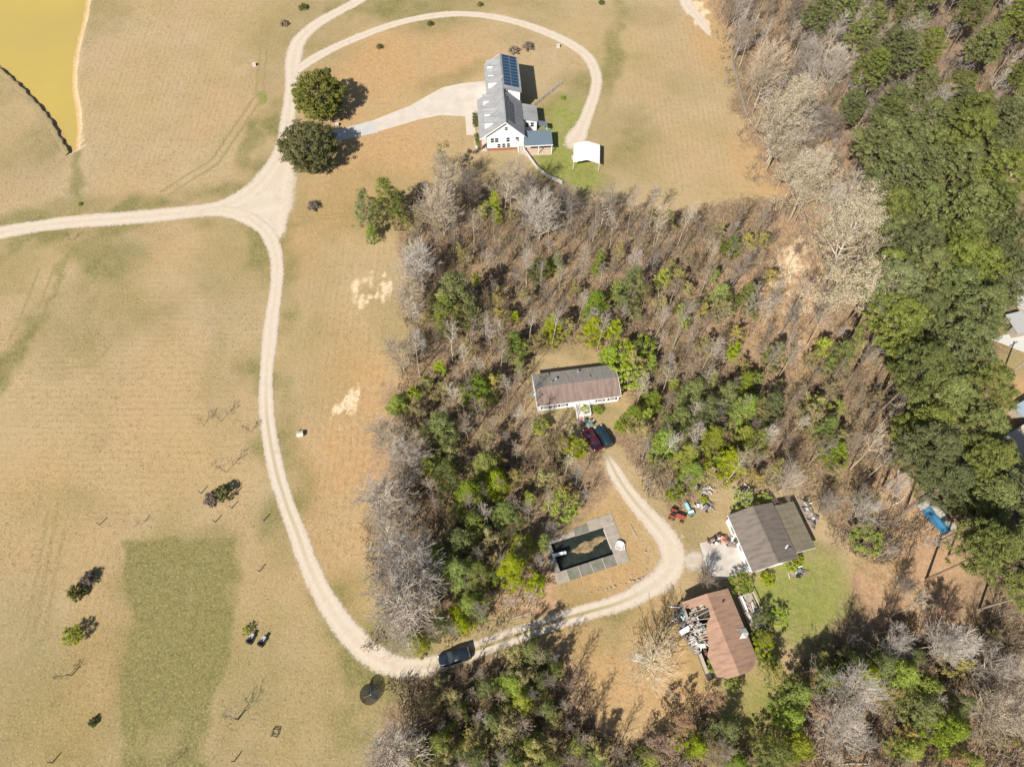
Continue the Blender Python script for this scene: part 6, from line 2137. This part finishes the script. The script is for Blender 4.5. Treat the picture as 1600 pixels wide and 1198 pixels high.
# ------------------------------------------------------------------ fallen logs
LOGS = [((1375, 770), (1402, 752), 'long pale'), ((1255, 655), (1275, 632), 'thin'), ((1395, 790), (1415, 775), 'bark stripped'), ((1200, 470), (1215, 440), 'slim'), ((1465, 845), (1500, 832), 'grey'), ((1440, 700), (1420, 725), 'crooked'),
        ((1530, 1050), (1580, 1040), 'silvery'), ((1310, 1195), (1380, 1190), 'white'), ((1240, 470), (1262, 462), 'short'), ((1335, 640), (1352, 630), 'stubby'), ((1268, 452), (1275, 425), 'sandy'), ((1420, 985), (1395, 992), 'brittle'),
        ((1500, 880), (1540, 868), 'sunlit'), ((1110, 480), (1122, 452), 'narrow'), ((1480, 1000), (1510, 985), 'dull'), ((1030, 470), (1024, 430), 'straight')]
for i, (pa, pb, adj) in enumerate(LOGS):
    a_, b_ = Vector((*G(*pa), .1)), Vector((*G(*pb), .14))
    d_ = b_ - a_
    lg = thing('fallen_log', adj + ' fallen log on the litter ' + ('of the lower right wood' if pa[1] > 870 else 'of the wood left of the pine strip'), 'log', (a_.x, a_.y, 0), math.atan2(d_.y, d_.x))
    n_ = 6
    mb = MB()
    for k in range(n_):
        f = lambda u: Vector((d_.length * u, .12 * math.sin(u * 5 + i), .12 + .05 * math.sin(u * 3)))
        mb.tube(f(k / n_), f((k + 1) / n_), .13 * (1 - .5 * k / n_), .13 * (1 - .5 * (k + 1) / n_), n=7, cap=k in (0, n_ - 1))
    mb.build('stem', B_pale, lg, smooth=True)
    mb = MB()
    for k in range(5):
        p = f(.4 + .12 * k)
        mb.tube(p, p + Vector((.5, (-1) ** k * .7, .25)), .035, .012, n=4)
    mb.build('branch_stub', B_pale, lg)

# ------------------------------------------------------------------ neighbours at the right edge
up = thing('utility_pole', 'wooden utility pole on the lawn at the right edge below the patio', 'pole', (*G(1561, 597), 0))
MB().tube((0, 0, 0), (.05, .05, 10.5), .19, .13, n=10).build('shaft', M_wood, up)
MB().box(.05, .05, 9.8, 2.2, .12, .14, .5).build('crossarm', M_wood, up)
for s_ in (-.9, 0, .9):
    MB().tube((.05 + s_ * .877, .05 + s_ * .48, 9.87), (.05 + s_ * .877, .05 + s_ * .48, 10.1), .06, .04, n=7).build('insulator', M_trim, up)
slab_px('patio_slab', [(1549, 530), (1566, 524), (1588, 520), (1640, 510), (1640, 565), (1586, 545)], -.1, .07, mat('white_concrete', (.46, .44, .40), .9, var=.1))
slab_px('grey_road', [(1586, 430), (1640, 400), (1640, 500), (1590, 480)], -.1, .05, M_old)
sh = thing('grey_shed', 'low shed with grey sheet roof above the white patio at the right edge', 'shed', (*G(1592, 505, 2), 0), rad(12))
MB().box(0, 0, 1.05, 3.0, 4.0, 2.1).build('wall', M_wood, sh)
metal_roof(sh, -1.7, -2.3, 1.7, 2.3, 2.2, 2.55, 'x').build('roof', mat('grey_sheet', (.33, .32, .31), .6, var=.12), sh)
MB().box(-1.52, 0, .95, .05, .9, 1.9).build('door', M_dark, sh)
nh = thing('neighbour_house', 'house with beige roof cut off by the right edge below the lawn', 'house', (*G(1625, 690, 3), 0), rad(28))
MB().prism_y([(-4.6, 0), (5.5, 0), (5.5, 2.9), (.4, 4.3), (-4.6, 2.9)], -3.4, 3.4).build('wall', M_white, nh)
M_beige = mat('beige_shingle', (.36, .31, .25), .9, var=.1, scale=.5, fine=7)
MB().slab([(.4, -3.8, 4.5), (.4, 3.8, 4.5), (-5.0, 3.8, 2.95), (-5.0, -3.8, 2.95)], .14).build('roof', M_beige, nh)
MB().slab([(6.0, -3.8, 2.95), (6.0, 3.8, 2.95), (.4, 3.8, 4.5), (.4, -3.8, 4.5)], .14).build('roof', M_beige, nh)
window(nh, 0, 1.6, 1.2, 1.2, x=-4.6)
ns = thing('blue_shed', 'shed with blue grey roof behind the beige roofed house at the right edge', 'shed', (*G(1606, 642, 2), 0), rad(28))
MB().box(0, 0, 1.1, 3.4, 3.4, 2.2).build('wall', M_wood, ns)
metal_roof(ns, -1.9, -1.9, 1.9, 1.9, 2.3, 2.6, 'x').build('roof', mat('blue_grey_sheet', (.25, .31, .36), .5, var=.1), ns)
bpy.context.view_layer.update()


# ------------------------------------------------------------------ which tree is which: nearest landmark, side, rank
MARKS = [(900, 605, 'mobile home'), (910, 865, 'old pool'), (790, 170, 'white house'), (1195, 840, 'grey house'), (1120, 990, 'ruined house'), (710, 1027, 'black lane car'),
         (1467, 805, 'blue tarped trailer'), (1590, 690, 'beige roofed house'), (1253, 282, 'cream budding tree'), (1057, 805, 'red tractor'), (580, 1078, 'mesh satellite dish'),
         (1255, 940, 'lower lawn'), (1575, 530, 'white patio'), (545, 625, 'sandy lane patch'), (1155, 145, 'grey field fence'), (1330, 440, 'big budding pair'), (942, 685, 'parked car pair'), (1600, 0, 'top right corner'), (1600, 1198, 'bottom right corner'), (800, 1198, 'bottom edge centre'),
         (340, 780, 'dark field bush'), (112, 992, 'lime green little tree'), (402, 1000, 'parked mower pair'), (1440, 420, 'pine strip middle'), (1440, 1070, 'lower right pines')]
ORD = ('nearest second third fourth fifth sixth seventh eighth ninth tenth eleventh twelfth thirteenth fourteenth fifteenth '
       'sixteenth seventeenth eighteenth nineteenth twentieth').split()
buckets = {}
for o, ph, px_, py_ in AUTO:
    if not (0 <= px_ <= 1600 and 0 <= py_ <= 1198):
        continue
    mx_, my_, nm = min(MARKS, key=lambda q: (q[0] - px_) ** 2 + (q[1] - py_) ** 2)
    dx_, dy_ = px_ - mx_, py_ - my_
    side = ('right of' if dx_ > 0 else 'left of') if abs(dx_) > abs(dy_) else ('below' if dy_ > 0 else 'above')
    buckets.setdefault((ph, side, nm), []).append((dx_ * dx_ + dy_ * dy_, o))
for (ph, side, nm), lst in buckets.items():
    lst.sort(key=lambda q: q[0])
    for k, (_, o) in enumerate(lst[:len(ORD)]):
        o['label'] = '%s %s the %s, %s to it' % (ph, side, nm, ORD[k] if k == 0 else ORD[k] + ' nearest')
bpy.context.view_layer.update()
